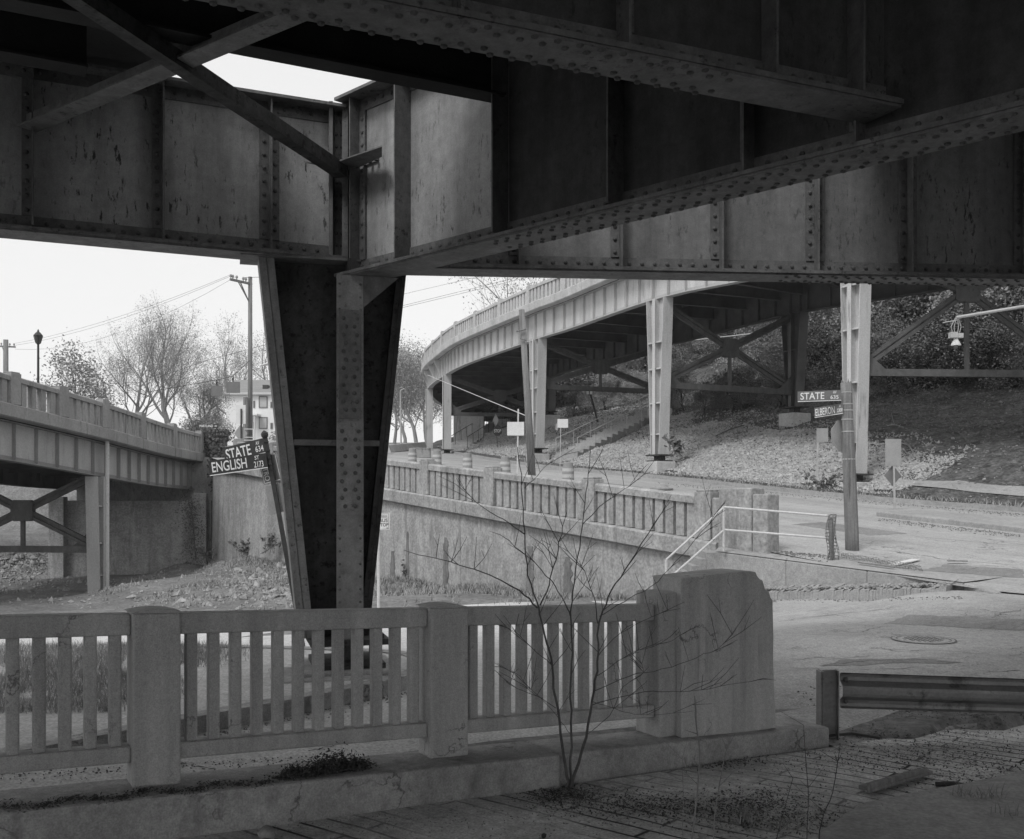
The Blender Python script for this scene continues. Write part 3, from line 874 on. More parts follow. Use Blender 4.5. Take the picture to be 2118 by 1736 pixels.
# rubble, leaves and weeds caught on the curb
def clump_leaves(name, m, pts, n, size, label, cat, kind=None, flat=.5, origin=None):
    mb = MB()
    for _ in range(n):
        c = random.choice(pts)
        p = Vector(c[:3]) + Vector((random.gauss(0, 1) * c[3], random.gauss(0, 1) * c[3], abs(random.gauss(0, 1)) * c[4]))
        a = Vector((random.gauss(0, 1), random.gauss(0, 1), random.gauss(0, flat))).normalized()
        b = a.cross(Vector((random.gauss(0, 1), random.gauss(0, 1), random.gauss(0, 1)))).normalized()
        s = size * random.uniform(.5, 1.4)
        mb.add([p - a * s, p + b * s * .4, p + a * s, p - b * s * .4], [(0, 1, 2, 3)])
    o = mb.build(name, m, origin=origin or pts[0][:3])
    return tag(o, label, cat, kind=kind)
random.seed(11)
pts = []
for k in range(16):
    s = .75 + k * .035
    q = L(s, .22 - .003 * k, zc(s) + .004)
    pts.append((q.x, q.y, q.z, .03, .03 + .035 * max(0, 1 - abs(k - 9) / 5)))
clump_leaves('leaf_pile', M['twig_litter'], pts, 3200, .013, 'dark pile of dead leaves lying on the curb below the middle balusters', 'leaf pile')
pts = []
for k in range(80):
    s = -2.8 + k * .045
    q = L(s, .25 + .05 * math.sin(k * .7), zc(s) + .003)
    pts.append((q.x, q.y, q.z, .045 if k % 3 else .02, .006))
clump_leaves('moss_litter', M['twig_litter'], pts, 3400, .010, 'thin strip of dark leaf crumbs along the curb edge', 'leaf litter', kind='stuff')
def stone(name, c, r, m, label, cat, seed=0, group=None, sq=.75):
    bmx = bmesh.new()
    bmesh.ops.create_icosphere(bmx, subdivisions=2, radius=r)
    rs = random.Random(seed)
    off = Vector((rs.uniform(0, 50), rs.uniform(0, 50), rs.uniform(0, 50)))
    sx, sy = rs.uniform(.8, 1.3), rs.uniform(.7, 1.1)
    for v in bmx.verts:
        k = 1 + .45 * mnoise.noise(v.co / r * 1.1 + off) + .15 * mnoise.noise(v.co / r * 3 + off)
        v.co = Vector((v.co.x * k * sx, v.co.y * k * sy, v.co.z * k * sq))
    me = bpy.data.meshes.new(name)
    bmx.to_mesh(me); bmx.free()
    me.materials.append(m)
    o = bpy.data.objects.new(name, me)
    COL.objects.link(o)
    o.location = Vector(c) + Vector((0, 0, r * sq * .7))
    o.rotation_euler = (0, 0, rs.uniform(0, 6))
    return tag(o, label, cat, group)
stone('stone', near(796, 1652), .045, M['conc_curb'], 'rough fist-sized stone lying against the curb below the leaf pile', 'stone', 3)
stone('stone', near(553, 1732), .05, M['rubble'], 'pale broken stone on the bricks at the bottom edge', 'stone', 5)
stone('stone', near(1125, 1733), .022, M['black_paint'], 'small black lump on the bricks at the bottom edge', 'stone', 8)
stone('stone', near(1453, 1733), .022, M['rubble'], 'small white pebble on the bricks by the weed stalks', 'stone', 9)

# litter on the bricks
def scatter_litter(name, m, spots, n, size, label, cat, zoff=.004):
    mb = MB()
    for _ in range(n):
        u, v, du, dv = random.choice(spots)
        uu, vv = u + random.gauss(0, 1) * du, v + random.gauss(0, 1) * dv
        if vv < 1480 or vv > 1775: continue
        p = near(uu, vv)
        if p is None or p.z > .5: continue
        p = p + Vector((0, 0, zoff + random.uniform(0, .012)))
        a = Vector((random.gauss(0, 1), random.gauss(0, 1), random.gauss(0, .35))).normalized()
        b = a.cross(Vector((random.gauss(0, .4), random.gauss(0, .4), 1))).normalized()
        s = size * random.uniform(.4, 1.5)
        mb.add([p - a * s, p + b * s * .45, p + a * s, p - b * s * .45], [(0, 1, 2, 3)])
    return tag(mb.build(name, m), label, cat, kind='stuff')
random.seed(21)
scatter_litter('leaf_litter', M['twig_litter'], [(1160, 1645, 40, 12), (1300, 1665, 90, 14), (1450, 1680, 120, 14), (1560, 1660, 70, 16), (1800, 1570, 160, 22), (1950, 1560, 130, 22), (2050, 1610, 90, 24), (1620, 1700, 90, 16), (1900, 1520, 150, 12), (1480, 1575, 50, 8)], 11000, .010,
               'dead leaves and crumbs strewn over the bricks', 'leaf litter')
scatter_litter('leaf_litter', M['straw'], [(1160, 1640, 60, 16), (900, 1690, 400, 26), (1400, 1670, 160, 18), (1900, 1560, 180, 40), (600, 1700, 320, 22), (1100, 1700, 400, 22)], 3200, .008, 'pale crumbs and dry leaf bits scattered over the bricks', 'leaf litter')

# sidewalk slab corner bottom right
mb = MB()
edge = [near(1690, 1730), near(1745, 1690), near(1790, 1668), near(1900, 1650), near(2010, 1632), near(2118, 1612), near(2300, 1570)]
poly = [Vector((p.x, p.y, 0)) for p in edge] + [Vector((9, 6.5, 0)), Vector((9, 2, 0)), Vector((1.4, 3.0, 0))]
zbase = pave_z(edge[2].x, edge[2].y)
mb.prism([(p.x, p.y, zbase - .2) for p in poly], (0, 0, .245))
tag(mb.build('sidewalk', M['walk'], bevel=.02), kind='structure')

# ---- guardrail
gpost = near(1712, 1541)
GR = thing('guardrail', 'dull steel W-beam guardrail on a short I-post at the right edge', 'guardrail', gpost)
mb = MB()
hgt = 155 / FPX * gpost.y
wd = .165
mb.obox(gpost + Vector((-.06, .0, hgt / 2 - .1)), (.006, 0, 0), (0, .075, 0), (0, 0, hgt / 2 + .1))
mb.obox(gpost + Vector((.08, .0, hgt / 2 - .1)), (.006, 0, 0), (0, .05, 0), (0, 0, hgt / 2 + .1))
mb.obox(gpost + Vector((.01, -.0, hgt / 2 - .1)), (.07, 0, 0), (0, .006, 0), (0, 0, hgt / 2 + .1))
mb.obox(gpost + Vector((-.074, .0, hgt / 2 - .1)), (.007, 0, 0), (0, .07, 0), (0, 0, hgt / 2 + .095))
mb.build('guardrail_post', M['rail_steel'], GR, bevel=.004)
mb = MB()
bx0 = P(1736, 1388, gpost.y + .02); bx1 = P(2600, 1418, gpost.y + .45)
nseg = 16
prof = [(-.155, 0), (-.14, .028), (-.115, .034), (-.085, .030), (-.045, -.045), (-.02, -.052), (.02, -.052), (.045, -.045), (.085, .030), (.115, .034), (.14, .028), (.155, 0)]
rows = []
for i in range(2):
    c = (bx0 if i == 0 else bx1) - Vector((0, 0, .16))
    rows.append([c + Vector((0, y - .05, z)) for z, y in prof] + [c + Vector((0, y - .044, z)) for z, y in reversed(prof)])
mb.grid(rows)
mb.f.append(tuple(range(24)))
bm_ = mb.build('guardrail_beam', M['rail_steel'], GR)
mb = MB()
for dz in (-.10, .09): mb.dome(bx0 + Vector((.05, -.025, -.16 + dz)), (0, -1, 0), .018)
mb.build('bolt', M['galv'], bm_)['kind'] = 'stuff'
# cable end at the post foot
mb = MB()
mb.tube([near(1660, 1520) + Vector((0, 0, .02)), near(1700, 1531) + Vector((0, 0, .03)), near(1760, 1524) + Vector((0, 0, .03)), near(1820, 1530) + Vector((0, 0, .012))], .012, 6)
tag(mb.build('cable', M['iron'], origin=near(1700, 1531)), 'black cable lying on the ground at the guardrail post foot', 'cable')
# timber lying on the bricks
a, b = near(1790, 1642), near(1915, 1606)
mb = MB()
mb.bar(a + Vector((0, 0, .035)), b + Vector((0, 0, .04)), .115, .03)
mb.bar(a + Vector((.0, -.05, .05)), a.lerp(b, .97) + Vector((0, -.05, .055)), .02, .06)
tag(mb.build('timber', M['wood_pole'], bevel=.008, origin=a), 'loose dark timber lying on the bricks in front of the guardrail', 'timber')
a, b = near(1935, 1628), near(2015, 1634)
mb = MB()
mb.tube([a + Vector((0, 0, .02)), a.lerp(b, .5) + Vector((0, .01, .028)), b + Vector((0, 0, .02))], [.018, .022, .014], 6)
tag(mb.build('stick', M['bark_dark'], origin=a), 'short broken stick beside the loose timber', 'stick')

# ---- bare sapling growing out of the curb
SY = 7.22
def pix(path, y0=SY, dy=0.0):
    n = len(path)
    return [P(u, v, y0 + dy * i / max(1, n - 1)) for i, (u, v) in enumerate(path)]
random.seed(5)
SAP = near(1178, 1610)
stree = MB()
def limb(path, r0, r1, dy=0.0, twigs=0, tl=.25):
    pts = catmull(pix(path, SY, dy), 4)
    n = len(pts)
    r0 *= .60; r1 *= .7
    pts = [p + Vector((random.gauss(0, .004), random.gauss(0, .004), random.gauss(0, .003))) if 0 < i < n - 1 else p for i, p in enumerate(pts)]
    stree.tube(pts, [r0 + (r1 - r0) * (i / (n - 1)) ** .75 for i in range(n)], 6)
    for _ in range(int(twigs * 1.5)):
        i = random.randrange(n // 3, n - 1)
        d = (pts[i + 1] - pts[i]).normalized()
        s = Vector((random.choice((-1, 1)) * random.uniform(.5, 1), random.uniform(-.6, .6), random.uniform(.1, .9))).normalized()
        dd = (d * .7 + s).normalized()
        ln = tl * random.uniform(.4, 1.3)
        p = pts[i]
        q = p + dd * ln * .5 + Vector((0, 0, .01))
        e = q + (dd + Vector((0, 0, random.uniform(-.3, .6)))).normalized() * ln * .5
        stree.tube([p, q, e], [min(.003, r1 * 1.3), .0022, .0012], 4)
        if random.random() < .6:
            f = q + (dd + Vector((random.uniform(-1, 1), random.uniform(-.5, .5), random.uniform(-.2, .9)))).normalized() * ln * .35
            stree.tube([q, f], [.0018, .001], 4)
limb([(1176, 1636), (1174, 1610), (1166, 1560), (1152, 1470), (1142, 1380), (1126, 1310), (1112, 1258), (1093, 1190), (1085, 1100), (1079, 1005), (1070, 925)], .024, .004, .2, 5)
limb([(1112, 1258), (1075, 1222), (1025, 1195), (965, 1173), (900, 1155), (835, 1138)], .012, .003, .3, 4)
limb([(1117, 1252), (1140, 1195), (1158, 1120), (1172, 1060)], .010, .003, -.2, 5)
limb([(1085, 1105), (1040, 1075), (985, 1040), (945, 985)], .008, .002, .3, 3)
limb([(1085, 1010), (1110, 985), (1145, 950)], .005, .002, .2, 2)
limb([(1179, 1636), (1180, 1608), (1182, 1520), (1180, 1420), (1184, 1330), (1180, 1265), (1190, 1180), (1205, 1085), (1215, 1000), (1222, 930)], .018, .003, .4, 6)
limb([(1180, 1275), (1162, 1235), (1130, 1190), (1090, 1150), (1040, 1110)], .009, .003, .3, 3)
limb([(1181, 1638), (1187, 1604), (1206, 1545), (1224, 1450), (1236, 1370), (1237, 1300), (1252, 1250), (1282, 1195), (1318, 1140), (1352, 1085), (1385, 1040)], .022, .003, -.3, 6)
limb([(1237, 1290), (1232, 1245), (1218, 1205), (1198, 1160)], .009, .003, .2, 5)
limb([(1240, 1275), (1290, 1245), (1345, 1215), (1400, 1160), (1452, 1100), (1500, 1040)], .006, .0025, -.3, 4)
limb([(1205, 1085), (1240, 1050), (1280, 1020), (1325, 990)], .006, .002, .3, 4)
limb([(1222, 1460), (1290, 1440), (1350, 1430), (1430, 1430), (1510, 1415), (1590, 1405)], .006, .002, -.3, 6)
limb([(1228, 1430), (1300, 1400), (1370, 1385), (1440, 1360), (1500, 1330), (1560, 1240)], .006, .002, -.4, 5)
limb([(1232, 1400), (1275, 1370), (1320, 1345), (1380, 1330), (1430, 1300)], .005, .002, -.3, 6)
limb([(1150, 1465), (1110, 1440), (1060, 1420), (1040, 1400)], .005, .002, .2, 5)
limb([(1214, 1520), (1260, 1480), (1290, 1420), (1330, 1390), (1320, 1360)], .005, .002, -.2, 6)
limb([(1182, 1520), (1150, 1480), (1085, 1410), (1055, 1385)], .004, .002, .15, 5)
limb([(1236, 1360), (1270, 1320), (1330, 1285), (1400, 1260)], .005, .002, -.2, 4)
limb([(1140, 1375), (1100, 1340), (1050, 1300), (985, 1280)], .005, .002, .2, 4)
limb([(1222, 1450), (1262, 1462), (1300, 1475), (1355, 1478), (1440, 1470)], .004, .0015, -.3, 4)
tag(stree.build('sapling', M['sapling_bark'], smooth=True, origin=SAP), 'bare leafless sapling with thin forking stems growing at the curb joint', 'sapling')
# thin dead stalks in front
random.seed(8)
STK = [([(1425, 1780), (1440, 1660), (1447, 1560), (1440, 1500), (1437, 1440)], 5.6, .006, 'tall pale dead stalk in front of the end block', True),
       ([(1475, 1780), (1478, 1690), (1492, 1600), (1503, 1548)], 5.5, .005, 'pale dead stalk with a dark seed head', True),
       ([(1412, 1720), (1413, 1640), (1411, 1570)], 5.9, .003, 'thin short pale stalk left of the tall one', True),
       ([(1690, 1740), (1705, 1680), (1722, 1640), (1738, 1540)], 5.6, .004, 'leaning dark stalk in front of the guardrail post', False),
       ([(1668, 1725), (1672, 1650), (1668, 1590), (1662, 1500)], 5.8, .003, 'upright thin dark stalk left of the guardrail post', False),
       ([(1600, 1760), (1615, 1700), (1640, 1610)], 5.5, .003, 'slanting dark stalk among the brick weeds', False)]
for path, yy, r, lab, pale in STK:
    mb = MB()
    base = near(path[0][0], max(path[0][1], 1660)) if path[0][1] < 1760 else P(path[0][0], path[0][1], yy)
    pts = catmull([P(u, v, yy) for u, v in path], 3)
    dz = 0
    pts[0].z = min(pts[0].z, pave_z(pts[0].x, pts[0].y) - .01)
    mb.tube(pts, [r * (1 - .6 * i / len(pts)) for i in range(len(pts))], 5)
    if 'seed' in lab: mb.lathe(pts[-1], [(.004, -.005), (.012, .004), (.010, .016), (.003, .022)], 7)
    for _ in range(5):
        i = random.randrange(2, len(pts))
        d = Vector((random.uniform(-1, 1), random.uniform(-.5, .5), random.uniform(.3, 1))).normalized()
        mb.tube([pts[i], pts[i] + d * random.uniform(.05, .16)], [r * .5, r * .2], 4)
    tag(mb.build('weed_stalk', M['straw'] if pale else M['bark_dark'], origin=pts[0]), lab, 'weed')
# grass tufts between the bricks and on the slab
def tuft(u, v, n, h, label, m='grass', spread=.05):
    c = near(u, v)
    mb = MB()
    for _ in range(n):
        p = c + Vector((random.gauss(0, spread), random.gauss(0, spread), -.005))
        a = random.uniform(0, 6.28)
        lean = random.uniform(.15, 1.0) * h
        hh = h * random.uniform(.5, 1.2)
        d = Vector((math.cos(a), math.sin(a), 0))
        sd = Vector((-d.y, d.x, 0)) * .0035
        mpt = p + d * lean * .4 + Vector((0, 0, hh * .6)); e = p + d * lean + Vector((0, 0, hh))
        mb.add([p - sd, p + sd, mpt + sd * .8, mpt - sd * .8, e], [(0, 1, 2, 3), (3, 2, 4)])
    tag(mb.build('grass_tuft', M[m], origin=c), label, 'grass tuft')
tuft(1548, 1700, 40, .12, 'small grass tuft on the bricks left of the weed stalks', spread=.04)
tuft(1625, 1720, 30, .10, 'small grass tuft on the bricks at the foot of the dark stalks', spread=.05)
tuft(1990, 1660, 36, .13, 'grass tuft at the edge of the slab below the loose timber')
tuft(2040, 1665, 40, .15, 'taller grass tuft on the slab edge, rightmost but one')
tuft(2095, 1700, 30, .12, 'grass tuft at the bottom right corner of the slab')
tuft(1940, 1655, 18, .08, 'sparse grass tuft at the broken slab corner')
tuft(1840, 1690, 14, .06, 'tiny grass tuft on the bricks by the slab corner')
# ---------------------------------------------------------------- retaining wall with its balustrade
WALLD = Vector((-.587, .81, 0)).normalized(); WALLN = Vector((-.81, -.587, 0))       # up the street, and out over the lower ground
RW = thing('retaining_wall', 'long streaked concrete retaining wall with a balustrade climbing away behind the sapling', 'retaining wall', W_at(2) - Vector((0, 0, 2)))
WPATH = catmull([W_at(s) for s in (-2.2, 2, 6, 10, 14, 18, 22, 26)] + [Vector((-14.2, 49.0, 3.45)), Vector((-15.3, 53.0, 3.55))], 6)
WACC = arclen(WPATH)
def wframe(s):
    p = along(WPATH, s, WACC); q = along(WPATH, s + .3, WACC); r = along(WPATH, s - .3, WACC)
    d = q - r; d.z = 0; d.normalize()
    return p, d, Vector((-d.y, d.x, 0))                    # normal points to the lower side
def sweep(mb, path_fn, s0, s1, step, prof):               # prof: closed (offset, height) polygon swept along the path
    n = max(1, int(round((s1 - s0) / step)))
    rings = []
    for i in range(n + 1):
        s = s0 + (s1 - s0) * i / n
        p, d, nn = path_fn(s)
        rings.append([p + nn * o + Vector((0, 0, z)) for o, z in prof])
    k = len(prof)
    b = len(mb.v)
    for r in rings: mb.v += [tuple(q) for q in r]
    for i in range(n):
        for j in range(k):
            j2 = (j + 1) % k
            mb.f.append((b + i * k + j, b + i * k + j2, b + (i + 1) * k + j2, b + (i + 1) * k + j))
    mb.f.append(tuple(b + j for j in range(k - 1, -1, -1)))
    mb.f.append(tuple(b + n * k + j for j in range(k)))
def rect(o0, o1, z0, z1): return [(o0, z0), (o1, z0), (o1, z1), (o0, z1)]
WEND = WACC[-1]
JO = [0.0, 5.6, 10.4, 15.2, 20.0, 24.8, 29.0, WEND]
for a, b in zip(JO, JO[1:]):
    mb = MB()
    sweep(mb, wframe, a + .006, b - .006, 1.0, [(-.05, -6.5), (.12, -6.5), (.06, -.43), (-.05, -.43)])
    mb.build('wall_panel', M['conc_wall'], RW)
    mb = MB()
    sweep(mb, wframe, a + .008, b - .008, 1.0, [(-.28, -.36), (.10, -.42), (.24, -.36), (.26, -.02), (.22, 0.02), (-.28, 0.02)])
    mb.build('cornice', M['conc_wall'], RW)
def balustrade_run(parent, fn, posts, m, hw=.2, h=.97, ph=1.07, step=.29, bw=.09, off=0.0, depth=.11, pd=.17):
    """posts: arc positions; between them rail + balusters as one panel mesh, each post a mesh"""
    for s in posts:
        p, d, nn = fn(s)
        mb = MB()
        mb.obox(p + nn * off + Vector((0, 0, ph / 2 + .01)), d * hw, nn * pd, Vector((0, 0, ph / 2)))
        mb.obox(p + nn * off + Vector((0, 0, ph + .035)), d * (hw * .86), nn * (pd * .86), Vector((0, 0, .022)))
        mb.build('post', m, parent, bevel=.015)
    for a, b in zip(posts, posts[1:]):
        a2, b2 = a + hw + .004, b - hw - .004
        if b2 - a2 < .4: continue
        mb = MB()
        f2 = lambda s: (lambda t: (t[0] + t[2] * off, t[1], t[2]))(fn(s))
        sweep(mb, f2, a2, b2, 1.2, [(-depth - .03, h - .17), (depth + .03, h - .17), (depth + .03, h - .02), (depth - .02, h + .02), (-depth + .02, h + .02), (-depth - .03, h - .02)])
        n = max(2, int((b2 - a2) / step))
        for k in range(n):
            s = a2 + (b2 - a2) * (k + .5) / n
            p, d, nn = f2(s)
            jit = random.uniform(-.006, .006)
            mb.obox(p + Vector((0, 0, h / 2 - .06)), d * (bw + jit), nn * depth * .8, Vector((0, 0, h / 2 - .09)))
        mb.build('baluster_panel', m, parent)
random.seed(3)
SOFF = 2.2
wposts = [SOFF + s for s in (-2.06, 2.2, 6.6, 10.2, 14.2, 18.3, 22.4, 26.4)]
balustrade_run(RW, wframe, [wposts[0] + .35] + wposts[1:], M['conc_wall'], hw=.24, step=.34, bw=.125)
# end block of the wall: slab between two lower piers
p, d, nn = wframe(0)
eb = MB()
c0 = p - d * .05 - Vector((0, 0, .08))
mb = MB(); mb.obox(c0 - d * .44 + Vector((0, 0, .43)), d * .45, nn * .22, Vector((0, 0, .85))); blk = mb.build('end_block', M['conc_wall'], RW, bevel=.03)
mb = MB(); mb.obox(c0 - d * 1.10 + Vector((0, 0, .35)), d * .20, nn * .19, Vector((0, 0, .80))); mb.build('end_pier', M['conc_wall'], RW, bevel=.03)
mb = MB(); mb.obox(c0 + d * .13 + Vector((0, 0, .50)), d * .11, nn * .18, Vector((0, 0, .57))); mb.build('end_pier', M['conc_wall'], RW, bevel=.03)
# dark rusted buttress stains: real recesses with loose crust
random.seed(14)
for u, v0, v1, wd in ((925, 1112, 1222, .34), (1100, 1130, 1228, .34), (1178, 1152, 1236, .40), (846, 1100, 1215, .18), (815, 1140, 1218, .34)):
    k = (u - CX) / FPX
    s = (3.31 - 24 * k) / (.587 + .81 * k)
    pp, d_, n_ = wframe(s + SOFF)
    zA, zB = EYE + (HZ - v1) / FPX * pp.y, EYE + (HZ - v0) / FPX * pp.y
    poly = []
    def wo(z): return .12 - .06 * (z - pp.z + 6.5) / 6.07 + .006
    for sg in (-1, 1):
        for i in (range(15) if sg < 0 else range(14, -1, -1)):
            t = i / 14
            z = zA + (zB - zA) * t
            poly.append(Vector((pp.x, pp.y, z)) + d_ * (sg * wd / 2 * (1 - .5 * t ** 2) + random.uniform(-.09, .09) * wd * 1.6) + n_ * wo(z))
    mb = MB(); mb.prism(poly, n_ * .014)
    mb.build('spalled_patch', M['spall'], RW)

# ---- wedge-shaped sidewalk corner at the foot of the wall
tl, tr = P(1478, 1141, 21.6), P(1992, 1206, 17.55)
bl, brr = P(1478, 1262, 21.6), P(1992, 1232, 17.5)
back = Vector((.72, .70, 0))
sw = MB()
zlow = -1.0
tip = P(2062, 1226, 16.75)
ptsW = [tl, tl.lerp(tr, .33), tl.lerp(tr, .66), tr, tip]
SWT = thing('sidewalk_wedge', 'wedge-shaped concrete sidewalk corner with a low retaining face beyond the end block', 'sidewalk corner', tl - Vector((0, 0, 1)))
face = MB()
for a, b in zip(ptsW, ptsW[1:]):
    bk = Vector((.55, .5, 0))
    A = [Vector((a.x, a.y, zlow)), Vector((b.x, b.y, zlow)), Vector((b.x + bk.x, b.y + bk.y, zlow)), Vector((a.x + bk.x, a.y + bk.y, zlow))]
    T = [a, b, b + bk, a + bk]
    face.hexa(A, T)
face.build('wall_face', M['walk'], SWT, bevel=.03)
top = MB()
rows = []
for i in range(13):
    q = tl.lerp(tr, i / 12)
    far = Vector((4.55, 22.2, .86)).lerp(Vector((9.2, 18.6, .49)), i / 12)
    rows.append([q.lerp(far, t / 6) + Vector((0, 0, .012)) for t in range(7)])
top.grid(rows)
topo = top.build('walk_top', M['walk'], SWT)
# broken kerb ledge in front of the face
ld = MB()
random.seed(31)
LA, LB = P(1560, 1240, 20.2), P(1955, 1233, 17.35)
n = 60
for i in range(n):
    a = LA.lerp(LB, i / n); b = LA.lerp(LB, (i + 1) / n)
    h0 = .17 + random.uniform(-.03, .02); bk = Vector((.42, .45, 0))
    fr = Vector((0, -.03 * random.random(), 0))
    A = [a - Vector((0, 0, .3)), b - Vector((0, 0, .3)), b + bk - Vector((0, 0, .3)), a + bk - Vector((0, 0, .3))]
    T = [a + fr + Vector((.02, .03, h0 * .8)), b + fr + Vector((.02, .03, h0 * .8)), b + bk + Vector((0, 0, h0 + .07)), a + bk + Vector((0, 0, h0 + .07))]
    ld.hexa(A, T)
ld.build('kerb_ledge', M['walk'], SWT)
rb = MB()
def ico(mb, c, r, rs, sq=.7):
    t = (1 + 5 ** .5) / 2
    V = [(-1, t, 0), (1, t, 0), (-1, -t, 0), (1, -t, 0), (0, -1, t), (0, 1, t), (0, -1, -t), (0, 1, -t), (t, 0, -1), (t, 0, 1), (-t, 0, -1), (-t, 0, 1)]
    F = [(0, 11, 5), (0, 5, 1), (0, 1, 7), (0, 7, 10), (0, 10, 11), (1, 5, 9), (5, 11, 4), (11, 10, 2), (10, 7, 6), (7, 1, 8), (3, 9, 4), (3, 4, 2), (3, 2, 6), (3, 6, 8), (3, 8, 9), (4, 9, 5), (2, 4, 11), (6, 2, 10), (8, 6, 7), (9, 8, 1)]
    an = rs.uniform(0, 6.28); ca_, sa_ = math.cos(an), math.sin(an)
    ex, ey, ez = rs.uniform(.7, 1.4), rs.uniform(.6, 1.2), sq * rs.uniform(.6, 1.2)
    tl_ = rs.uniform(-.5, .5)
    out = []
    for x, y, z in V:
        k = r / 1.9 * rs.uniform(.7, 1.25)
        x, y, z = x * k * ex, y * k * ey, z * k * ez
        x, z = x * math.cos(tl_) - z * math.sin(tl_), x * math.sin(tl_) + z * math.cos(tl_)
        out.append((c[0] + x * ca_ - y * sa_, c[1] + x * sa_ + y * ca_, c[2] + z))
    mb.add(out, F)
rs = random.Random(5)
for _ in range(1100):
    t = rs.random()
    q = LA.lerp(LB, t) + Vector((.42, .45, 0)) * rs.uniform(.15, .95) + Vector((0, 0, .15 + .05 * rs.random()))
    ico(rb, q, rs.uniform(.015, .045), rs)
rb.build('loose_gravel', M['rubble_grey'], SWT)['kind'] = 'stuff'

# pipe railing down the steps
RL = thing('pipe_railing', 'white two-bar pipe railing sloping down the steps at the wall end', 'railing', hit(1497, 1138))
mb = MB()
rp = P(1497, 1140, 21.3); rt = P(1497, 1047, 21.3)
mb.tube([rp, rt], .028, 8); mb.build('railing_post', M['white_pipe'], RL)
for va, vb, wv in ((1049, 1067, 0), (1096, 1113, 1)):
    mb = MB(); mb.tube([P(1497, va, 21.3), P(1712, vb, 20.2)], .023, 8); mb.build('rail_bar', M['white_pipe'], RL)
for (ua, va, ub, vb) in ((1497, 1050, 1378, 1158), (1497, 1097, 1385, 1196)):
    mb = MB(); mb.tube([P(ua, va, 21.3), P(ub, vb, 21.0)], .023, 8); mb.build('rail_bar', M['white_pipe'], RL)
mb = MB(); mb.tube([P(1378, 1158, 21.0), P(1378, 1250, 21.0)], .03, 8); mb.build('railing_post', M['white_pipe'], RL)
pb = P(1722, 1166, 20.2)
mb = MB(); mb.tube([pb, P(1718, 1070, 20.2)], .05, 8); mb.build('railing_post', M['wood_pole'], RL)
# steps down along the wall
ST = thing('concrete_steps', 'concrete steps going down below the white pipe railing', 'steps', P(1440, 1200, 22))
for k in range(8):
    mb = MB()
    q = P(1480, 1142, 21.7).lerp(P(1360, 1250, 22.0), k / 8)
    mb.obox(q + Vector((-.05, .3, -.42)), (.18, 0, 0), (0, .55, 0), (0, 0, .42))
    mb.build('step', M['walk'], ST)
# plastic safety mesh round the end post and a heap on the walk
def mesh_net(name, pts_fn, nu, nv, r, label):
    mb = MB()
    for i in range(nu + 1):
        mb.tube([pts_fn(i / nu, j / nv) for j in range(nv + 1)], r, 3, cap=False)
    for j in range(nv + 1):
        mb.tube([pts_fn(i / nu, j / nv) for i in range(nu + 1)], r, 3, cap=False)
    return mb
def net1(a, b):
    ang = a * 5.2
    rr = .09 + .035 * math.sin(b * 7 + a * 5) + .03 * math.sin(a * 11) + .02 * (1 - b)
    c = pb.lerp(P(1718, 1066, 20.2), b)
    return c + Vector((math.cos(ang) * rr + .10 * a * (b - .3), math.sin(ang) * rr, .02 * math.sin(a * 9)))
tag(mesh_net('n', net1, 10, 14, .006, '').build('safety_netting', M['wood_pole'], origin=pb), 'torn plastic safety netting wrapped round the end post of the pipe railing', 'netting')
hb = P(1800, 1166, 19.9)
def net2(a, b):
    q = P(1740, 1160, 20.6).lerp(P(1905, 1172, 19.0), a)
    q = q + Vector((.12, .42, 0)) * (b - .5) * 1.6
    return Vector((q.x, q.y, gz(q.x, q.y) + .02 + .05 * abs(math.sin(a * 21 + b * 5) * math.cos(b * 9 + a * 4))))
TERR = bvh_of([ground, low_slab, low_road, up_road, hill, far_land, topo])
tag(mesh_net('n', net2, 30, 7, .0045, '').build('safety_netting', M['wood_pole'], origin=hb), 'crumpled plastic safety netting lying flat on the sidewalk corner', 'netting')
for k, (a, b, w_, t_, lab, mm) in enumerate((((1780, 1164), (1880, 1177), .10, .04, 'long thin pale plank on the sidewalk corner', 'galv'), ((1845, 1172), (1895, 1160), .22, .03, 'short white board lying across the thin planks', 'sign_white'), ((1776, 1168), (1850, 1178), .08, .04, 'weathered plank nearest the sidewalk edge', 'wood_pole'), ((1960, 1166), (2000, 1166), .10, .03, 'small dark strip of wood lying on the street', 'wood_pole'))):
    pa, pb2 = hit(*a), hit(*b)
    mb = MB(); mb.bar(pa + Vector((0, 0, .015 + .012 * k)), pb2 + Vector((0, 0, .015 + .012 * k)), w_ * .8, t_ * .6)
    tag(mb.build('plank', M[mm], origin=pa), lab, 'plank')

# ---- island with its kerb round the column, grass on it
IS = [(-14, 5.3), (-6, 5.2), (-4.6, 6.3), (-3.6, 7.25), (-2.62, 8.44), (-1.43, 9.8), (-.94, 10.7), (-1.0, 11.5), (-1.8, 12.1), (-5, 12.6), (-14, 13)]
mb = MB()
poly = [Vector((x, y, 0)) for x, y in IS]
mb.prism([(p.x, p.y, low_z(-2, 9) - .25) for p in poly], (0, 0, .40))
tag(mb.build('traffic_island', M['road_pale'], bevel=.03), kind='structure')
mb = MB()
kp = catmull([Vector((x, y, 0)) for x, y in IS[1:10]], 5)
for a, b in zip(kp, kp[1:]):
    d = (b - a).normalized(); n_ = Vector((d.y, -d.x, 0))
    z0, z1 = low_z(a.x, a.y), low_z(b.x, b.y)
    A = [a + n_ * .03 + Vector((0, 0, -.3)), b + n_ * .03 + Vector((0, 0, -.3)), b - n_ * .14 + Vector((0, 0, -.3)), a - n_ * .14 + Vector((0, 0, -.3))]
    zt_ = low_z(-2, 9) + .165
    T = [Vector((p.x, p.y, zt_)) for p in A]
    mb.hexa(A, T)
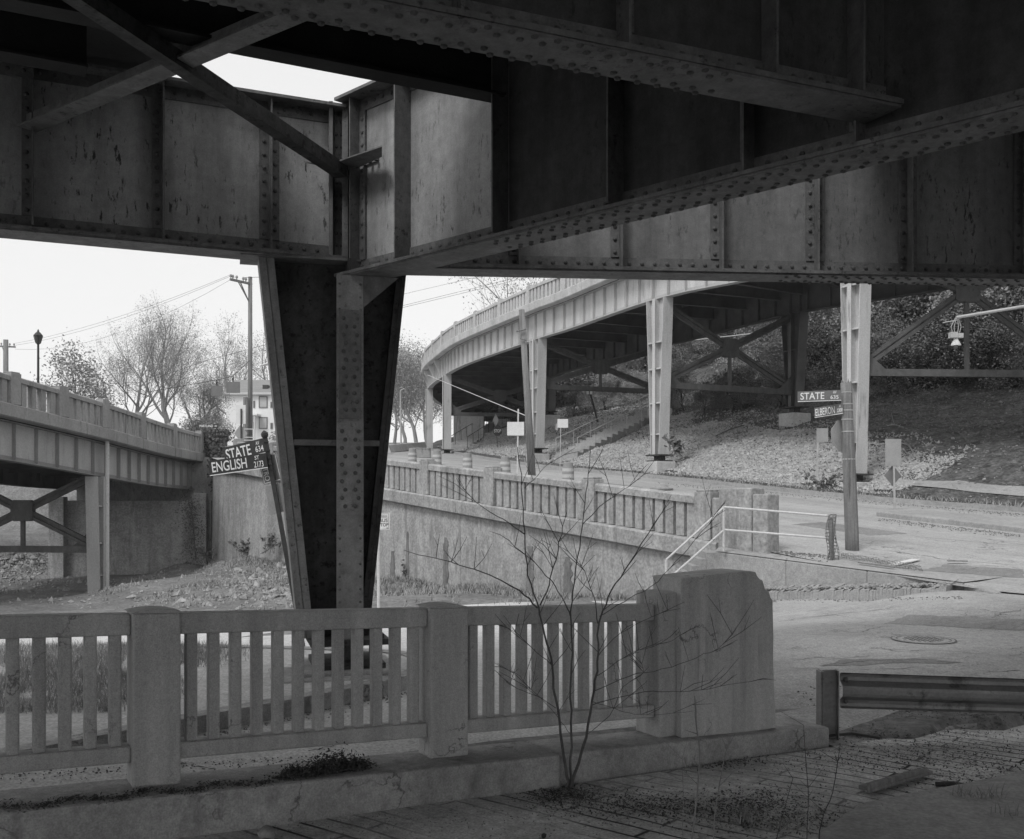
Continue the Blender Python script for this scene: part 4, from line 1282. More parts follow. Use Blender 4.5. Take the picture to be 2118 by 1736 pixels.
tag(mb.build('kerb', M['conc_curb']), kind='structure')
def grass_patch(name, m, n, fn, h, label, wd=.006, cat='grass'):
    mb = MB()
    for _ in range(n):
        p = fn()
        if p is None: continue
        a = random.uniform(0, 6.28)
        hh = h * random.uniform(.4, 1.3)
        d = Vector((math.cos(a), math.sin(a), 0))
        sd = Vector((-d.y, d.x, 0)) * wd
        e = p + d * hh * random.uniform(.25, 1.3) + Vector((0, 0, hh * .85))
        mb.add([p - sd - Vector((0, 0, .02)), p + sd - Vector((0, 0, .02)), e], [(0, 1, 2)])
    return tag(mb.build(name, M[m]), label, cat, kind='stuff')
random.seed(41)
izt = low_z(-2, 9) + .15
def isl():
    X = random.uniform(-8, -2.6); Y = random.uniform(8.6, 12.4)
    if X > -2.3 - (Y - 8.6) * .02: return None
    if mnoise.noise(Vector((X * .9, Y * .9, 2))) < -.25: return None
    if X > -3.4 and random.random() < .5 + (X + 3.4): return None
    return Vector((X, Y, izt))
grass_patch('grass', 'grass', 30000, isl, .10, 'rough grass growing on the traffic island by the column', .004)
grass_patch('grass', 'grass_dry', 12000, isl, .15, 'dry grass stems standing on the traffic island', .003)
# ---------------------------------------------------------------- the curved viaduct in the middle distance
def path_frame(pts):
    acc = arclen(pts)
    def fn(s):
        p = along(pts, s, acc); q = along(pts, s + .4, acc); r = along(pts, s - .4, acc)
        d = q - r; d.z = 0; d.normalize()
        return p, d, Vector((-d.y, d.x, 0))
    return fn, acc
# outer edge of the deck, foot of the parapet (z); runs away from the viewer
OUT = [(21.0, 25.5), (16.6, 31.5), (12.0, 37.0), (9.0, 40.6), (6.0, 44.6), (2.55, 53.0), (.95, 56.5), (-3.6, 68), (-5.85, 76.5), (-7.0, 82), (-7.55, 87), (-7.6, 94), (-6.8, 104), (-4.5, 118), (0, 134)]
OP = catmull([Vector((x, y, 12.38)) for x, y in OUT], 8)
ofn, oacc = path_frame(OP)                                # normal points out (towards the left)
CV = thing('curved_viaduct', 'pale curving viaduct on tapered steel columns with a concrete parapet above the riprap slope', 'viaduct', (6, 44.6, 2.7))
OEND = oacc[-1]
def s_at(x, y):
    best = min(range(len(OP)), key=lambda i: (OP[i].x - x) ** 2 + (OP[i].y - y) ** 2)
    return oacc[best]
WID = 9.3
mb = MB()
sweep(mb, ofn, 0, OEND, 1.5, [(.06, -.44), (.12, -.40), (.14, -.02), (.10, .02), (-.3, .02), (-.3, -.44)])
mb.build('fascia', M['conc_far'], CV)
mb = MB()
sweep(mb, ofn, 0, OEND, 1.5, [(-.31, -.30), (-.31, 0), (-WID, 0), (-WID, -.30)])
mb.build('deck_slab', M['deck_under'], CV)
random.seed(6)
post_s = [s_at(.95, 56.5) + k * 4.3 for k in range(-11, 16)]
post_s = [s for s in post_s if .4 < s < OEND - .5]
balustrade_run(CV, ofn, post_s, M['conc_far'], hw=.19, h=.93, ph=1.0, step=.42, bw=.13, off=-.06)
def gird_run(parent, fn, s0, s1, off, zt, zb, m, name='girder', stp=1.0, sgn=1, seg=1.5, mst=None):
    mb = MB()
    sweep(mb, fn, s0, s1, seg, rect(off - .012, off + .012, zb + .03, zt - .03))
    o = mb.build(name, m, parent)
    mb = MB()
    sweep(mb, fn, s0, s1, seg, rect(off - .18, off + .18, zb, zb + .04))
    sweep(mb, fn, s0, s1, seg, rect(off - .18, off + .18, zt - .04, zt))
    sweep(mb, fn, s0, s1, seg, rect(off + sgn * .013, off + sgn * .03, zb + .041, zb + .17))
    mb.build('girder_flange', mst or m, o)
    s = s0 + stp / 2
    while s < s1:
        p, d, n = fn(s)
        mb = MB()
        mb.obox(p + n * (off + sgn * .085) + Vector((0, 0, (zt + zb) / 2)), d * .014, n * .071, Vector((0, 0, (zt - zb) / 2 - .05)))
        mb.obox(p + d * .075 + n * (off + sgn * .028) + Vector((0, 0, (zt + zb) / 2)), d * .06, n * .014, Vector((0, 0, (zt - zb) / 2 - .05)))
        mb.build('stiffener', mst or m, o)
        s += stp
    return o
ZT, ZB = -.45, -1.92
gird_run(CV, ofn, 0, OEND - 2, -.52, ZT, ZB, M['steel_far'], stp=1.15, mst=M['rib_far'])
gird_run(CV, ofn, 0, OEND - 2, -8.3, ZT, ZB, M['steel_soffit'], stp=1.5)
# floor beams and stringers under the deck
for s in [1.5 + 3.05 * k for k in range(int(OEND / 3.05) - 1)]:
    p, d, n = ofn(s)
    mb = MB()
    a = p - n * .56; b = p - n * 8.25
    mb.bar(a + Vector((0, 0, -.80)), b + Vector((0, 0, -.80)), .02, .6)
    mb.bar(a + Vector((0, 0, -1.11)), b + Vector((0, 0, -1.11)), .22, .03)
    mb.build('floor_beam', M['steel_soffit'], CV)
for off in (-2.4, -4.4, -6.4):
    mb = MB()
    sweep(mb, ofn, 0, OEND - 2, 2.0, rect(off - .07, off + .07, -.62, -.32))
    mb.build('stringer', M['steel_soffit'], CV)
# columns
def tapered_column(parent, base, topz, d, n, m, w0, w1, dep, plates, ped, pm, diaph_m=None, rail_side=0):
    """web across n, flanges facing n and along d; ped = pedestal (half size, top height above base)"""
    z0 = base.z
    Zv = Vector((0, 0, 1))
    b0 = Vector((base.x, base.y, 0))
    col = MB()
    col.prism([b0 - d * w0 + Zv * z0, b0 + d * w0 + Zv * z0, b0 + d * w1 + Zv * topz, b0 - d * w1 + Zv * topz], n * .022)
    co = col.build('column', m, parent)
    for sg in (-1, 1):
        f = MB()
        A = [b0 + d * sg * (w0 - .0) - n * dep + Zv * z0, b0 + d * sg * (w0 + .03) - n * dep + Zv * z0, b0 + d * sg * (w0 + .03) + n * dep + Zv * z0, b0 + d * sg * w0 + n * dep + Zv * z0]
        T = [p + d * sg * (w1 - w0) + Zv * (topz - z0) for p in A]
        f.hexa(A, T)
        f.build('column_flange', m, co)
    f = MB()
    f.obox(b0 + n * (dep + .05) + Zv * (z0 + topz) / 2, d * .10, n * .012, Zv * (topz - z0) / 2)
    f.obox(b0 + n * (dep * .5 + .02) + Zv * (z0 + topz) / 2, d * .012, n * (dep * .5 + .01), Zv * (topz - z0) / 2)
    f.build('centre_rib', m, co)
    dm = MB()
    for z in plates:
        t = (z - z0) / (topz - z0)
        ww = w0 + (w1 - w0) * t - .004
        dm.obox(b0 + d * ww / 2 + n * dep * .52 + Zv * z, d * (ww / 2 - .02), n * dep * .45, Zv * .03)
        dm.obox(b0 - d * ww / 2 + n * dep * .52 + Zv * z, d * (ww / 2 - .02), n * dep * .45, Zv * .03)
    if plates: dm.build('diaphragm', m, co)
    bb = MB()
    bb.obox(b0 + Zv * (z0 - .03), d * (w0 + .2), n * (dep + .15), Zv * .03)
    bb.obox(b0 + Zv * (z0 - .16), d * .15, n * .2, Zv * .09)
    bb.obox(b0 + Zv * (z0 - .28), d * (w0 + .16), n * (dep + .12), Zv * .03)
    bb.build('bearing', M['steel_black'], co)
    pdm = MB()
    hw_, hd_, deep = ped
    pdm.obox(b0 + Zv * (z0 - .31 - deep / 2), d * hw_, n * hd_, Zv * deep / 2)
    pdm.build('pedestal', pm, co, bevel=.03)
    return co
def xbrace(parent, pa, pb, zlow, zhigh, m, zc=None):
    """X bracing between two columns with a gusset, a bottom strut and a centre hanger"""
    a0 = Vector((pa.x, pa.y, zlow)); b0 = Vector((pb.x, pb.y, zlow))
    a1 = Vector((pa.x, pa.y, zhigh)); b1 = Vector((pb.x, pb.y, zhigh))
    d = (b0 - a0).normalized(); n = Vector((d.y, -d.x, 0))
    c = (a0 + b0 + a1 + b1) / 4
    if zc is not None: c.z = zc
    br = MB()
    for k, q in enumerate((a0, b1, a1, b0)):
        dd = (q - c).normalized(); sd = dd.cross(n).normalized()
        e = 1 - .3 / (q - c).length
        for sg in (-1, 1):
            br.bar(c + sd * .095 * sg, c.lerp(q, e) + sd * .095 * sg, .15 if k < 2 else .12, .13, up=sd)
        br.bar(c, c.lerp(q, e), .02, .07, up=sd)
    o = br.build('cross_brace', m, parent)
    gs = MB()
    hw, hh, cc = .46, .42, .12
    for off in (.1,):
        poly = [(-hw, -hh + cc), (-hw + cc, -hh), (hw - cc, -hh), (hw, -hh + cc), (hw, hh - cc), (hw - cc, hh), (-hw + cc, hh), (-hw, hh - cc)]
        gs.prism([c + d * x + Vector((0, 0, z)) + n * off for x, z in poly], n * .02)
        gs.prism([c + d * x + Vector((0, 0, z)) - n * off for x, z in poly], -n * .02)
    gs.bar(c - n * .1, c + n * .1, .5, .5)
    gs.build('gusset', m, o)
    for q0, sgn in ((a0, 1), (b0, -1)):
        gs = MB()
        gs.prism([q0 + d * sgn * .25 + n * .1, q0 + d * sgn * 1.1 + n * .1, q0 + d * sgn * .25 + n * .1 + Vector((0, 0, .75))], n * .02)
        gs.build('corner_gusset', m, o)
    stt = MB()
    for sg in (-1, 1):
        stt.bar(a0 + n * .09 * sg - Vector((0, 0, .08)) + d * .2, b0 + n * .09 * sg - Vector((0, 0, .08)) - d * .2, .05, .26)
    stt.build('bottom_strut', m, o)
    hg = MB()
    hg.bar(c - Vector((0, 0, .2)), Vector((c.x, c.y, zlow)), .16, .12)
    hg.build('hanger', m, o)
    return o
DZ = OP[0].z
topz = DZ + ZB
def bent(xo, yo, zo, zi, wo=(.28, .62), plates_v=(), hi=None, strut_v=None, brace=True, span=None, far=False, inner=True):
    s = s_at(xo, yo)
    p, d, n = ofn(s)
    po = p - n * .52
    pi = p - n * 8.3
    bo = Vector((po.x, po.y, zo))
    co = tapered_column(CV, bo, topz, d, n, M['steel_far'], wo[0], wo[1], .26, [zo + (topz - zo) * t for t in plates_v], (.5, .5, 1.9), M['conc_far'])
    if inner:
        bi = Vector((pi.x, pi.y, zi))
        tapered_column(CV, bi, topz, d, n, M['steel_soffit'], wo[0], wo[1], .26, [zi + (topz - zi) * .6], (.5, .55, 2.6), M['conc_far'])
    if brace:
        zl = strut_v
        xbrace(CV, po, pi, zl, topz - .1, M['steel_bracing'])
PLV = (.13, .33, .55, .72)
def near_bent():
    po = Vector((12.42, 37.0, 0)); pi = Vector((20.7, 37.6, 0))
    d = Vector((0, 1, 0)); n = Vector((-1, 0, 0))
    d = Vector((.42, -.91, 0)).normalized(); n = Vector((-.91, -.42, 0)).normalized()
    tapered_column(CV, Vector((po.x, po.y, 2.68)), topz, d, n, M['steel_far'], .26, .50, .26, [2.6 + 8 * t for t in (.15, .42, .66, .86)], (.55, .55, 1.6), M['conc_far'])
    tapered_column(CV, Vector((pi.x, pi.y, 6.0)), topz, d, n, M['steel_soffit'], .26, .40, .26, [], (.6, .6, 2.6), M['conc_far'])
    xbrace(CV, po, pi, 6.42, topz + .3, M['steel_bracing'], zc=9.35)
near_bent()
bent(6.15, 44.4, 3.0 + .66, 5.75 + .3, plates_v=PLV, strut_v=6.8)
bent(.95, 56.3, 3.85 + .6, 7.2, plates_v=PLV, strut_v=7.95)
bent(-5.1, 73.5, 5.1, 8.0, wo=(.22, .34), plates_v=(.3, .6), strut_v=7.75)
bent(-7.3, 84.0, 5.6, 8.0, wo=(.22, .30), plates_v=(.3, .6), brace=False, inner=False, strut_v=8)
# curved brackets at the far end of the deck
for s in (s_at(-5.85, 76.5), s_at(-6.5, 79.5), s_at(-7.2, 83.5), s_at(-7.5, 87)):
    p, d, n = ofn(s)
    mb = MB()
    poly = [p + Vector((0, 0, -.45)) - n * .05, p + Vector((0, 0, -.7)) - n * .05, p - n * .28 + Vector((0, 0, -1.1)), p - n * .5 + Vector((0, 0, -1.8)), p - n * .5 + Vector((0, 0, -.45))]
    mb.prism(poly, d * .12)
    mb.build('bracket', M['steel_far'], CV)
# drain pipe joint seen on the near outer column
# ---- far abutment below it
AB = MB()
q0, q1 = P(938, 905, 86), P(1000, 905, 84)
AB.obox((q0 + q1) / 2 + Vector((0, 2, -1)), (q1 - q0) / 2, (0, 2, 0), (0, 0, 3.0))
tag(AB.build('abutment_wall', M['conc_left'], origin=q0), 'dim concrete abutment wall under the far end of the curved viaduct', 'abutment')

# ---------------------------------------------------------------- the straight bridge on the left
BR = [(-17.75, 24.0, 5.55), (-17.3, 30, 5.23), (-17.05, 35, 4.98), (-15.85, 40, 4.48), (-15.6, 47, 4.07), (-15.55, 54, 3.95)]
BR = [(-18.6, 27, 5.62), (-17.0, 35, 4.97), (-15.95, 40.3, 4.50), (-15.85, 47, 4.13), (-15.9, 53.6, 3.98)]
BP = catmull([Vector(p) for p in BR], 8)
bfn0, bacc = path_frame(BP)
def bfn(s):
    p, d, n = bfn0(s)
    return p, d, -n                                       # normal points right, towards the viewer's side
LBR = thing('left_bridge', 'grey girder bridge with concrete balustrade crossing in from the left edge to the ivy pillar', 'bridge', (-16, 40, -2))
BEND = bacc[-1]
mb = MB()
sweep(mb, bfn, 0, BEND, 1.2, [(.10, -.46), (.16, -.42), (.17, -.03), (.12, .02), (-.3, .02), (-.3, -.46)])
mb.build('fascia', M['conc_left'], LBR)
mb = MB()
sweep(mb, bfn, 0, BEND, 1.2, [(-.31, -.32), (-.31, -.02), (-8, -.02), (-8, -.32)])
mb.build('deck_slab', M['deck_under'], LBR)
random.seed(9)
def s_of_px(u):
    best = min(range(201), key=lambda i: abs(CX + FPX * (lambda p: p.x / p.y)(bfn(BEND * i / 200)[0]) - u))
    return BEND * best / 200
ps = [1.0, 4.4] + sorted([s_of_px(u) for u in (28, 125, 212, 290, 356, 413)]) + [BEND - .25]
balustrade_run(LBR, bfn, ps, M['conc_left'], hw=.26, h=.97, ph=1.07, step=.42, bw=.13, off=-.02)
gird_run(LBR, bfn, 0, BEND - .4, -.45, -.5, -1.86, M['steel_left'], stp=1.15, mst=M['rib_left'])
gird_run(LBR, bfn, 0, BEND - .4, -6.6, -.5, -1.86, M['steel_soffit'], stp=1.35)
for k in range(int(BEND / 2.6)):
    p, d, n = bfn(.8 + 2.6 * k)
    mb = MB()
    a = p - n * .5; b = p - n * 6.55
    mb.bar(a + Vector((0, 0, -.9)), b + Vector((0, 0, -.9)), .02, .8)
    mb.bar(a + Vector((0, 0, -1.3)), b + Vector((0, 0, -1.3)), .24, .03)
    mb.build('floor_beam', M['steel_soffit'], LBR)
sc_ = s_of_px(224)
p, d, n = bfn(sc_)
po = p - n * .45; pi = p - n * 6.6
zt_ = p.z - 1.86
bo = Vector((po.x, po.y, EYE + (HZ - 1240) / FPX * po.y))
tapered_column(LBR, bo, zt_, d, n, M['steel_left'], .22, .44, .26, [bo.z + (zt_ - bo.z) * t for t in (.20, .46, .76)], (.55, .55, .8), M['conc_left'])
tapered_column(LBR, Vector((pi.x, pi.y, bo.z)), zt_, d, n, M['steel_soffit'], .22, .44, .26, [], (.55, .55, .8), M['conc_left'])
xbrace(LBR, po, pi, EYE + (HZ - 1134) / FPX * 40, zt_ + .1, M['steel_bracing'])
# drain pipe on the column
dp = MB()
pz = po + n * .35 + d * .12
dp.tube([Vector((pz.x, pz.y, p.z - .4)), Vector((pz.x, pz.y, bo.z - .35))], .085, 8)
dp.build('drain_pipe', M['white_pipe'], LBR)
# abutment, pillar, walls
ABT = thing('bridge_abutment', 'stained concrete abutment under the left bridge with creeper stems on its face', 'abutment', (-19, 50, -2))
mb = MB()
a, b = P(106, 1195, 50.0), P(437, 1172, 51.0)
za, zb_ = EYE + (HZ - 1036) / FPX * 50, EYE + (HZ - 1036) / FPX * 50
mb.hexa([Vector((a.x, a.y, -4)), Vector((b.x, b.y, -4)), Vector((b.x, b.y + 3, -4)), Vector((a.x, a.y + 3, -4))], [Vector((a.x, a.y, za)), Vector((b.x, b.y, zb_)), Vector((b.x, b.y + 3, zb_)), Vector((a.x, a.y + 3, za))])
mb.build('abutment_wall', M['conc_wall'], ABT)
mb = MB(); mb.box(a.x + .3, 52.2, za - .5, b.x, 52.6, za + 2.2); mb.build('back_wall', M['conc_curb'], ABT)
mb = MB()
pl = P(416, 1160, 50.6)
mb.box(pl.x - .32, pl.y - .25, -3, pl.x + .32, pl.y + .12, EYE + (HZ - 1020) / FPX * 50.5)
mb.build('pilaster', M['conc_wall'], ABT, bevel=.03)
mb = MB()
q = P(122, 1100, 50)
mb.box(q.x - .4, 49.7, -3, q.x + .35, 50.2, EYE + (HZ - 1028) / FPX * 50)
mb.build('pilaster', M['conc_wall'], ABT, bevel=.03)
mb = MB()
q = P(190, 1100, 49.8)
mb.tube([Vector((q.x, q.y, EYE + (HZ - 1010) / FPX * 49.8)), Vector((q.x, q.y, EYE + (HZ - 1195) / FPX * 49.8))], .07, 6)
mb.build('downpipe', M['galv'], ABT)
PL = MB()
pq = P(447, 905, 53.0)
PL.box(pq.x - .42, 52.6, -3, pq.x + .42, 53.6, EYE + (HZ - 897) / FPX * 53)
PL.box(pq.x - .5, 52.5, EYE + (HZ - 905) / FPX * 53, pq.x + .5, 53.7, EYE + (HZ - 896) / FPX * 53)
tag(PL.build('gate_pillar', M['conc_curb'], bevel=.03, origin=(pq.x, 53, 0)), 'dark concrete pillar overgrown with ivy at the end of the left bridge', 'pillar')
# ---------------------------------------------------------------- trees and plants
class TreeGen:
    def __init__(s, seed):
        s.r = random.Random(seed)
        s.wood = MB(); s.tips = []
    def branch(s, p, d, ln, rad, lev, kids, droop=.12, sides=(7, 5, 4, 3, 3), spread=.75):
        r = s.r
        n = 5 if lev < 2 else 3
        pts = [p]; q = p.copy(); dd = d.copy()
        for i in range(n):
            dd = (dd + Vector((r.gauss(0, .13), r.gauss(0, .13), r.gauss(droop, .08)))).normalized()
            q = q + dd * ln / n
            pts.append(q.copy())
        r1 = rad * (.55 if lev < len(kids) else .35)
        s.wood.tube(pts, [rad + (r1 - rad) * i / n for i in range(n + 1)], sides[min(lev, 4)], cap=False)
        if lev >= len(kids):
            s.tips.append((pts[-1], dd)); s.tips.append((pts[n // 2 + 1], dd))
            return
        k = kids[lev]
        for i in range(k):
            t = .35 + .65 * (i + r.random()) / k
            fi = min(n - 1, int(t * n)); f = t * n - fi
            bp = pts[fi].lerp(pts[fi + 1], f)
            az = i * 2.4 + r.uniform(-.5, .5)
            a = dd.orthogonal().normalized(); b = dd.cross(a)
            side = a * math.cos(az) + b * math.sin(az)
            nd = (dd * r.uniform(.45, 1.0) + side * spread * r.uniform(.6, 1.2) + Vector((0, 0, .12))).normalized()
            s.branch(bp, nd, ln * r.uniform(.55, .82), r1 * r.uniform(.55, .8), lev + 1, kids, droop, sides, spread)
        s.branch(pts[-1], dd, ln * .7, r1 * .85, lev + 1, kids, droop, sides, spread)
def leaf_cloud(mb, centres, n, size, rad, r, flat=.8):
    for _ in range(n):
        c = r.choice(centres)
        c = c[0] if isinstance(c, tuple) else c
        p = c + Vector((r.gauss(0, rad), r.gauss(0, rad), r.gauss(0, rad * flat)))
        a = Vector((r.gauss(0, 1), r.gauss(0, 1), r.gauss(0, .7))).normalized()
        b = a.cross(Vector((r.gauss(0, 1), r.gauss(0, 1), r.gauss(0, 1)))).normalized()
        s = size * r.uniform(.5, 1.3)
        mb.add([p - a * s, p - b * s * .55, p + a * s, p + b * s * .55], [(0, 1, 2, 3)])
def make_tree(name, label, cat, base, H, kids, seed, trunk_r, leaf=None, nleaf=0, lsize=.1, lrad=.3, lean=(0, 0), bark='bark', spread=.75, first=.36, group=None, droop=.12, ext=None):
    base = Vector(base)
    T = thing(name, label, cat, base, group)
    g = TreeGen(seed)
    g.branch(base - Vector((0, 0, .3)), Vector((lean[0], lean[1], 1)).normalized(), H * first, trunk_r, 0, kids, droop, spread=spread)
    g.wood.build('trunk', M[bark], T, smooth=True)
    if leaf:
        mb = MB()
        leaf_cloud(mb, g.tips, nleaf, lsize, lrad, g.r)
        mb.build('crown', M[leaf], T)
    return T
def at(u, Y, z=None):
    X = (u - CX) / FPX * Y
    return Vector((X, Y, gz(X, Y) if z is None else z))
# left background
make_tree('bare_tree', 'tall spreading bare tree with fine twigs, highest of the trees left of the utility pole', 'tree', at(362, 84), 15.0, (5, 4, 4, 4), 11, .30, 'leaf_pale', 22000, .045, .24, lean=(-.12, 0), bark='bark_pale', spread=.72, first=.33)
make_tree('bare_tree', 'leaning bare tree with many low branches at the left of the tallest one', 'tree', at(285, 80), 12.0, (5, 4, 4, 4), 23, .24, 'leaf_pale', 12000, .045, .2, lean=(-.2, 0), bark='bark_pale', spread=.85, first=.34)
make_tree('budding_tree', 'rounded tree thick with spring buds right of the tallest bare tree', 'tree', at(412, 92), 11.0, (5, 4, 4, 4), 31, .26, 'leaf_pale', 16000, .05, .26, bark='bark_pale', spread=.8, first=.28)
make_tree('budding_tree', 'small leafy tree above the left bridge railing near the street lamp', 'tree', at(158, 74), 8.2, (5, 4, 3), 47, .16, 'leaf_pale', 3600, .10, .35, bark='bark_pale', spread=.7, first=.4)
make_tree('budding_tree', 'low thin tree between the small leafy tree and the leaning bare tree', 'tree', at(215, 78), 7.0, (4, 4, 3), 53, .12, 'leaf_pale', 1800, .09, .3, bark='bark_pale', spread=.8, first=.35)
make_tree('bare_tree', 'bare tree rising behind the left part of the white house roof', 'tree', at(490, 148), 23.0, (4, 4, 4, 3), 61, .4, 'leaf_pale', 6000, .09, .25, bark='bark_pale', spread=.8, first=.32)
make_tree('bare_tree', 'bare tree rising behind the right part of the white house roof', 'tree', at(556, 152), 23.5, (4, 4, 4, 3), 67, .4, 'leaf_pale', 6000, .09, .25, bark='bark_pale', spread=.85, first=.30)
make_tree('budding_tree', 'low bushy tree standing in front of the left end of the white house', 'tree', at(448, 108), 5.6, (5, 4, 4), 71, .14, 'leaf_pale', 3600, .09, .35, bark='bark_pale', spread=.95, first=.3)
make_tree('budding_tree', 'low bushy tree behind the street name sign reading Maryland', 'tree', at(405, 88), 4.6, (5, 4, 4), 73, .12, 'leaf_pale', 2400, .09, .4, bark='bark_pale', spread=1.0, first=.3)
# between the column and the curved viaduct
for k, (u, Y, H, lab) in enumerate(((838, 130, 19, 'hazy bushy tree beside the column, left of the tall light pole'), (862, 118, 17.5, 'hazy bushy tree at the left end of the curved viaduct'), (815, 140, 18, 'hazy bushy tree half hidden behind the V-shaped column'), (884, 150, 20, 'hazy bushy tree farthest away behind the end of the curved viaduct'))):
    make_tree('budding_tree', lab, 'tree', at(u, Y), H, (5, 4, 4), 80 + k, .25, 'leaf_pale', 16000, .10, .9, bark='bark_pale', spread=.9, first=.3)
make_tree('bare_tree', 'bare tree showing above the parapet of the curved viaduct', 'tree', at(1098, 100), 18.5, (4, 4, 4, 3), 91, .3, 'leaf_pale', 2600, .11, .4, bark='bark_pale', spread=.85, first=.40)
# the wooded hillside: prototypes with their own trunk and crown, copied and turned
random.seed(77)
PROTO = []
for k in range(6):
    T = thing('hillside_tree', 'x', 'tree', (0, 0, 0), 'trees on the wooded hillside')
    g = TreeGen(200 + k)
    H = 6.5
    g.branch(Vector((0, 0, -.5)), Vector((random.uniform(-.15, .15), random.uniform(-.15, .15), 1)).normalized(), H * .36, .17, 0, (4, 3, 3), .1, spread=.9)
    g.wood.build('trunk', M['bark_dark'], T, smooth=True)
    cs = []
    for t in g.tips: cs.append(t[0])
    r = random.Random(300 + k)
    low = [Vector((r.gauss(0, 1.2), r.gauss(0, 1.2), r.uniform(.2, 1.6))) for _ in range(10)]
    mb = MB()
    leaf_cloud(mb, r.sample(cs, min(len(cs), 38)), 12000, .085, .40, r)
    leaf_cloud(mb, low, 2600, .08, .5, r)
    mb.build('crown', M['leaf'] if k % 3 else M['leaf_pale' if k == 3 else 'leaf_dark'], T)
    PROTO.append(T)
used = set()
def far_tree(u, Y, scale, k, label):
    o = PROTO[k] if k not in used else copy_tree(PROTO[k])
    used.add(k)
    o.location = at(u, Y); o.rotation_euler = (0, 0, random.uniform(0, 6)); o.scale = (scale, scale, scale); o['label'] = label
def hill_tree(s, d, scale, k, label):
    p = hill_pt(s, d)
    if k not in used:
        o = PROTO[k]; used.add(k)
    else:
        o = copy_tree(PROTO[k])
    o.location = p
    o.rotation_euler = (0, 0, random.uniform(0, 6.28))
    o.scale = (scale * random.uniform(.85, 1.2), scale * random.uniform(.85, 1.2), scale * random.uniform(.85, 1.25))
    o['label'] = label
    return o
def s_of_u_on_hill(u, d):
    best, bs = 1e9, 0
    for i in range(0, 400):
        s = KA[-1] * i / 400
        p, t, n = K_frame(s)
        q = p + n * d
        if q.y < 8: continue
        e = abs(CX + FPX * q.x / q.y - u)
        if e < best: best, bs = e, s
    return bs
# (picture column, distance up the slope, size, prototype, words)
HT = []
cols = [1390, 1440, 1490, 1540, 1590, 1650, 1700, 1760, 1810, 1860, 1915, 1970, 2030, 2085, 2140]
for r_i, (d, sc_t) in enumerate(((15.5, .62), (19, .85), (25, 1.05), (33, 1.2), (43, 1.35))):
    for i, u in enumerate(cols):
        if r_i == 0 and u < 1600: continue
        HT.append((u + random.uniform(-18, 18) + 20 * (r_i % 2), d + random.uniform(-1.5, 1.5), sc_t * random.uniform(.8, 1.2), (i * 5 + r_i * 3 + (i * i) % 4) % 6))
for u, d, s_ in ((1120, 20, .8), (1160, 17, .75), (1200, 22, .95), (1235, 18, .8), (1270, 22, 1.0), (1300, 17, .8), (1330, 21, 1.0), (1360, 17, .7), (1060, 22, .8), (1010, 20, .8), (1180, 30, 1.2), (1250, 32, 1.2), (1310, 30, 1.2)):
    HT.append((u, d, s_, random.randrange(6)))
WORD = {0: 'dark leafy tree', 1: 'mid green bushy tree', 2: 'ragged bushy tree', 3: 'pale budding tree', 4: 'loose leafy tree', 5: 'spreading leafy tree'}
for u in range(1080, 1660, 34):
    HT.append((u + random.uniform(-14, 14), random.uniform(10, 14.5), random.uniform(.35, .6), random.randrange(6)))
for u in range(1040, 1300, 26):
    HT.append((u + random.uniform(-10, 10), random.uniform(24, 44), random.uniform(1.0, 1.5), random.randrange(6)))
for u, d, s_, k in HT:
    where = ('under the far spans of the curved viaduct' if u < 1380 else 'behind the cross-braced columns' if u < 1640 else 'right behind the street-sign stump' if u < 1860 else 'behind the hanging lamp at the right')
    hh = 'low on the slope' if d < 18 else 'halfway up the slope' if d < 28 else 'high on the slope'
    if 1390 < u < 1610 and d > 14 and random.random() < .75: k = 3
    o = hill_tree(s_of_u_on_hill(u, d), d, s_, k, '%s %s, %s' % (WORD[k], hh, where))
for u, Y, sc_, k in ((1105, 104, 1.7, 1), (1135, 98, 1.8, 2), (1165, 106, 1.9, 4), (1190, 96, 1.7, 5), (1215, 104, 1.9, 1), (1245, 95, 1.7, 2), (1080, 112, 1.9, 4)):
    far_tree(u, Y, sc_, k, 'tall leafy tree far behind the second bent of the curved viaduct')
for k, T in enumerate(PROTO):
    if k not in used: T.location = hill_pt(20, 30)
# scrub and weeds on the slope
random.seed(55)
mb = MB()
rr = random.Random(8)
for _ in range(26000):
    u = rr.uniform(1380, 2160)
    v = rr.uniform(800, 1020)
    d = 1.2 + 14.5 * rr.random() ** .6
    s = rr.uniform(14, 85)
    nz = mnoise.noise(Vector((s * .35, d * .5, 4)))
    if nz < .02 and rr.random() < .85: continue
    if d < 5 and rr.random() < .72: continue
    q = hill_pt(s, d)
    p = q + Vector((rr.gauss(0, .12), rr.gauss(0, .12), abs(rr.gauss(.06, .10 + max(0, d - 8) * .05))))
    a = Vector((rr.gauss(0, 1), rr.gauss(0, 1), rr.gauss(0, .7))).normalized()
    b = a.cross(Vector((rr.gauss(0, 1), rr.gauss(0, 1), rr.gauss(0, 1)))).normalized()
    z = rr.uniform(.04, .09)
    mb.add([p - a * z, p - b * z * .5, p + a * z, p + b * z * .5], [(0, 1, 2, 3)])
tag(mb.build('ground_cover', M['leaf']), 'leafy ground cover on the wooded slope', 'ground cover', kind='stuff')
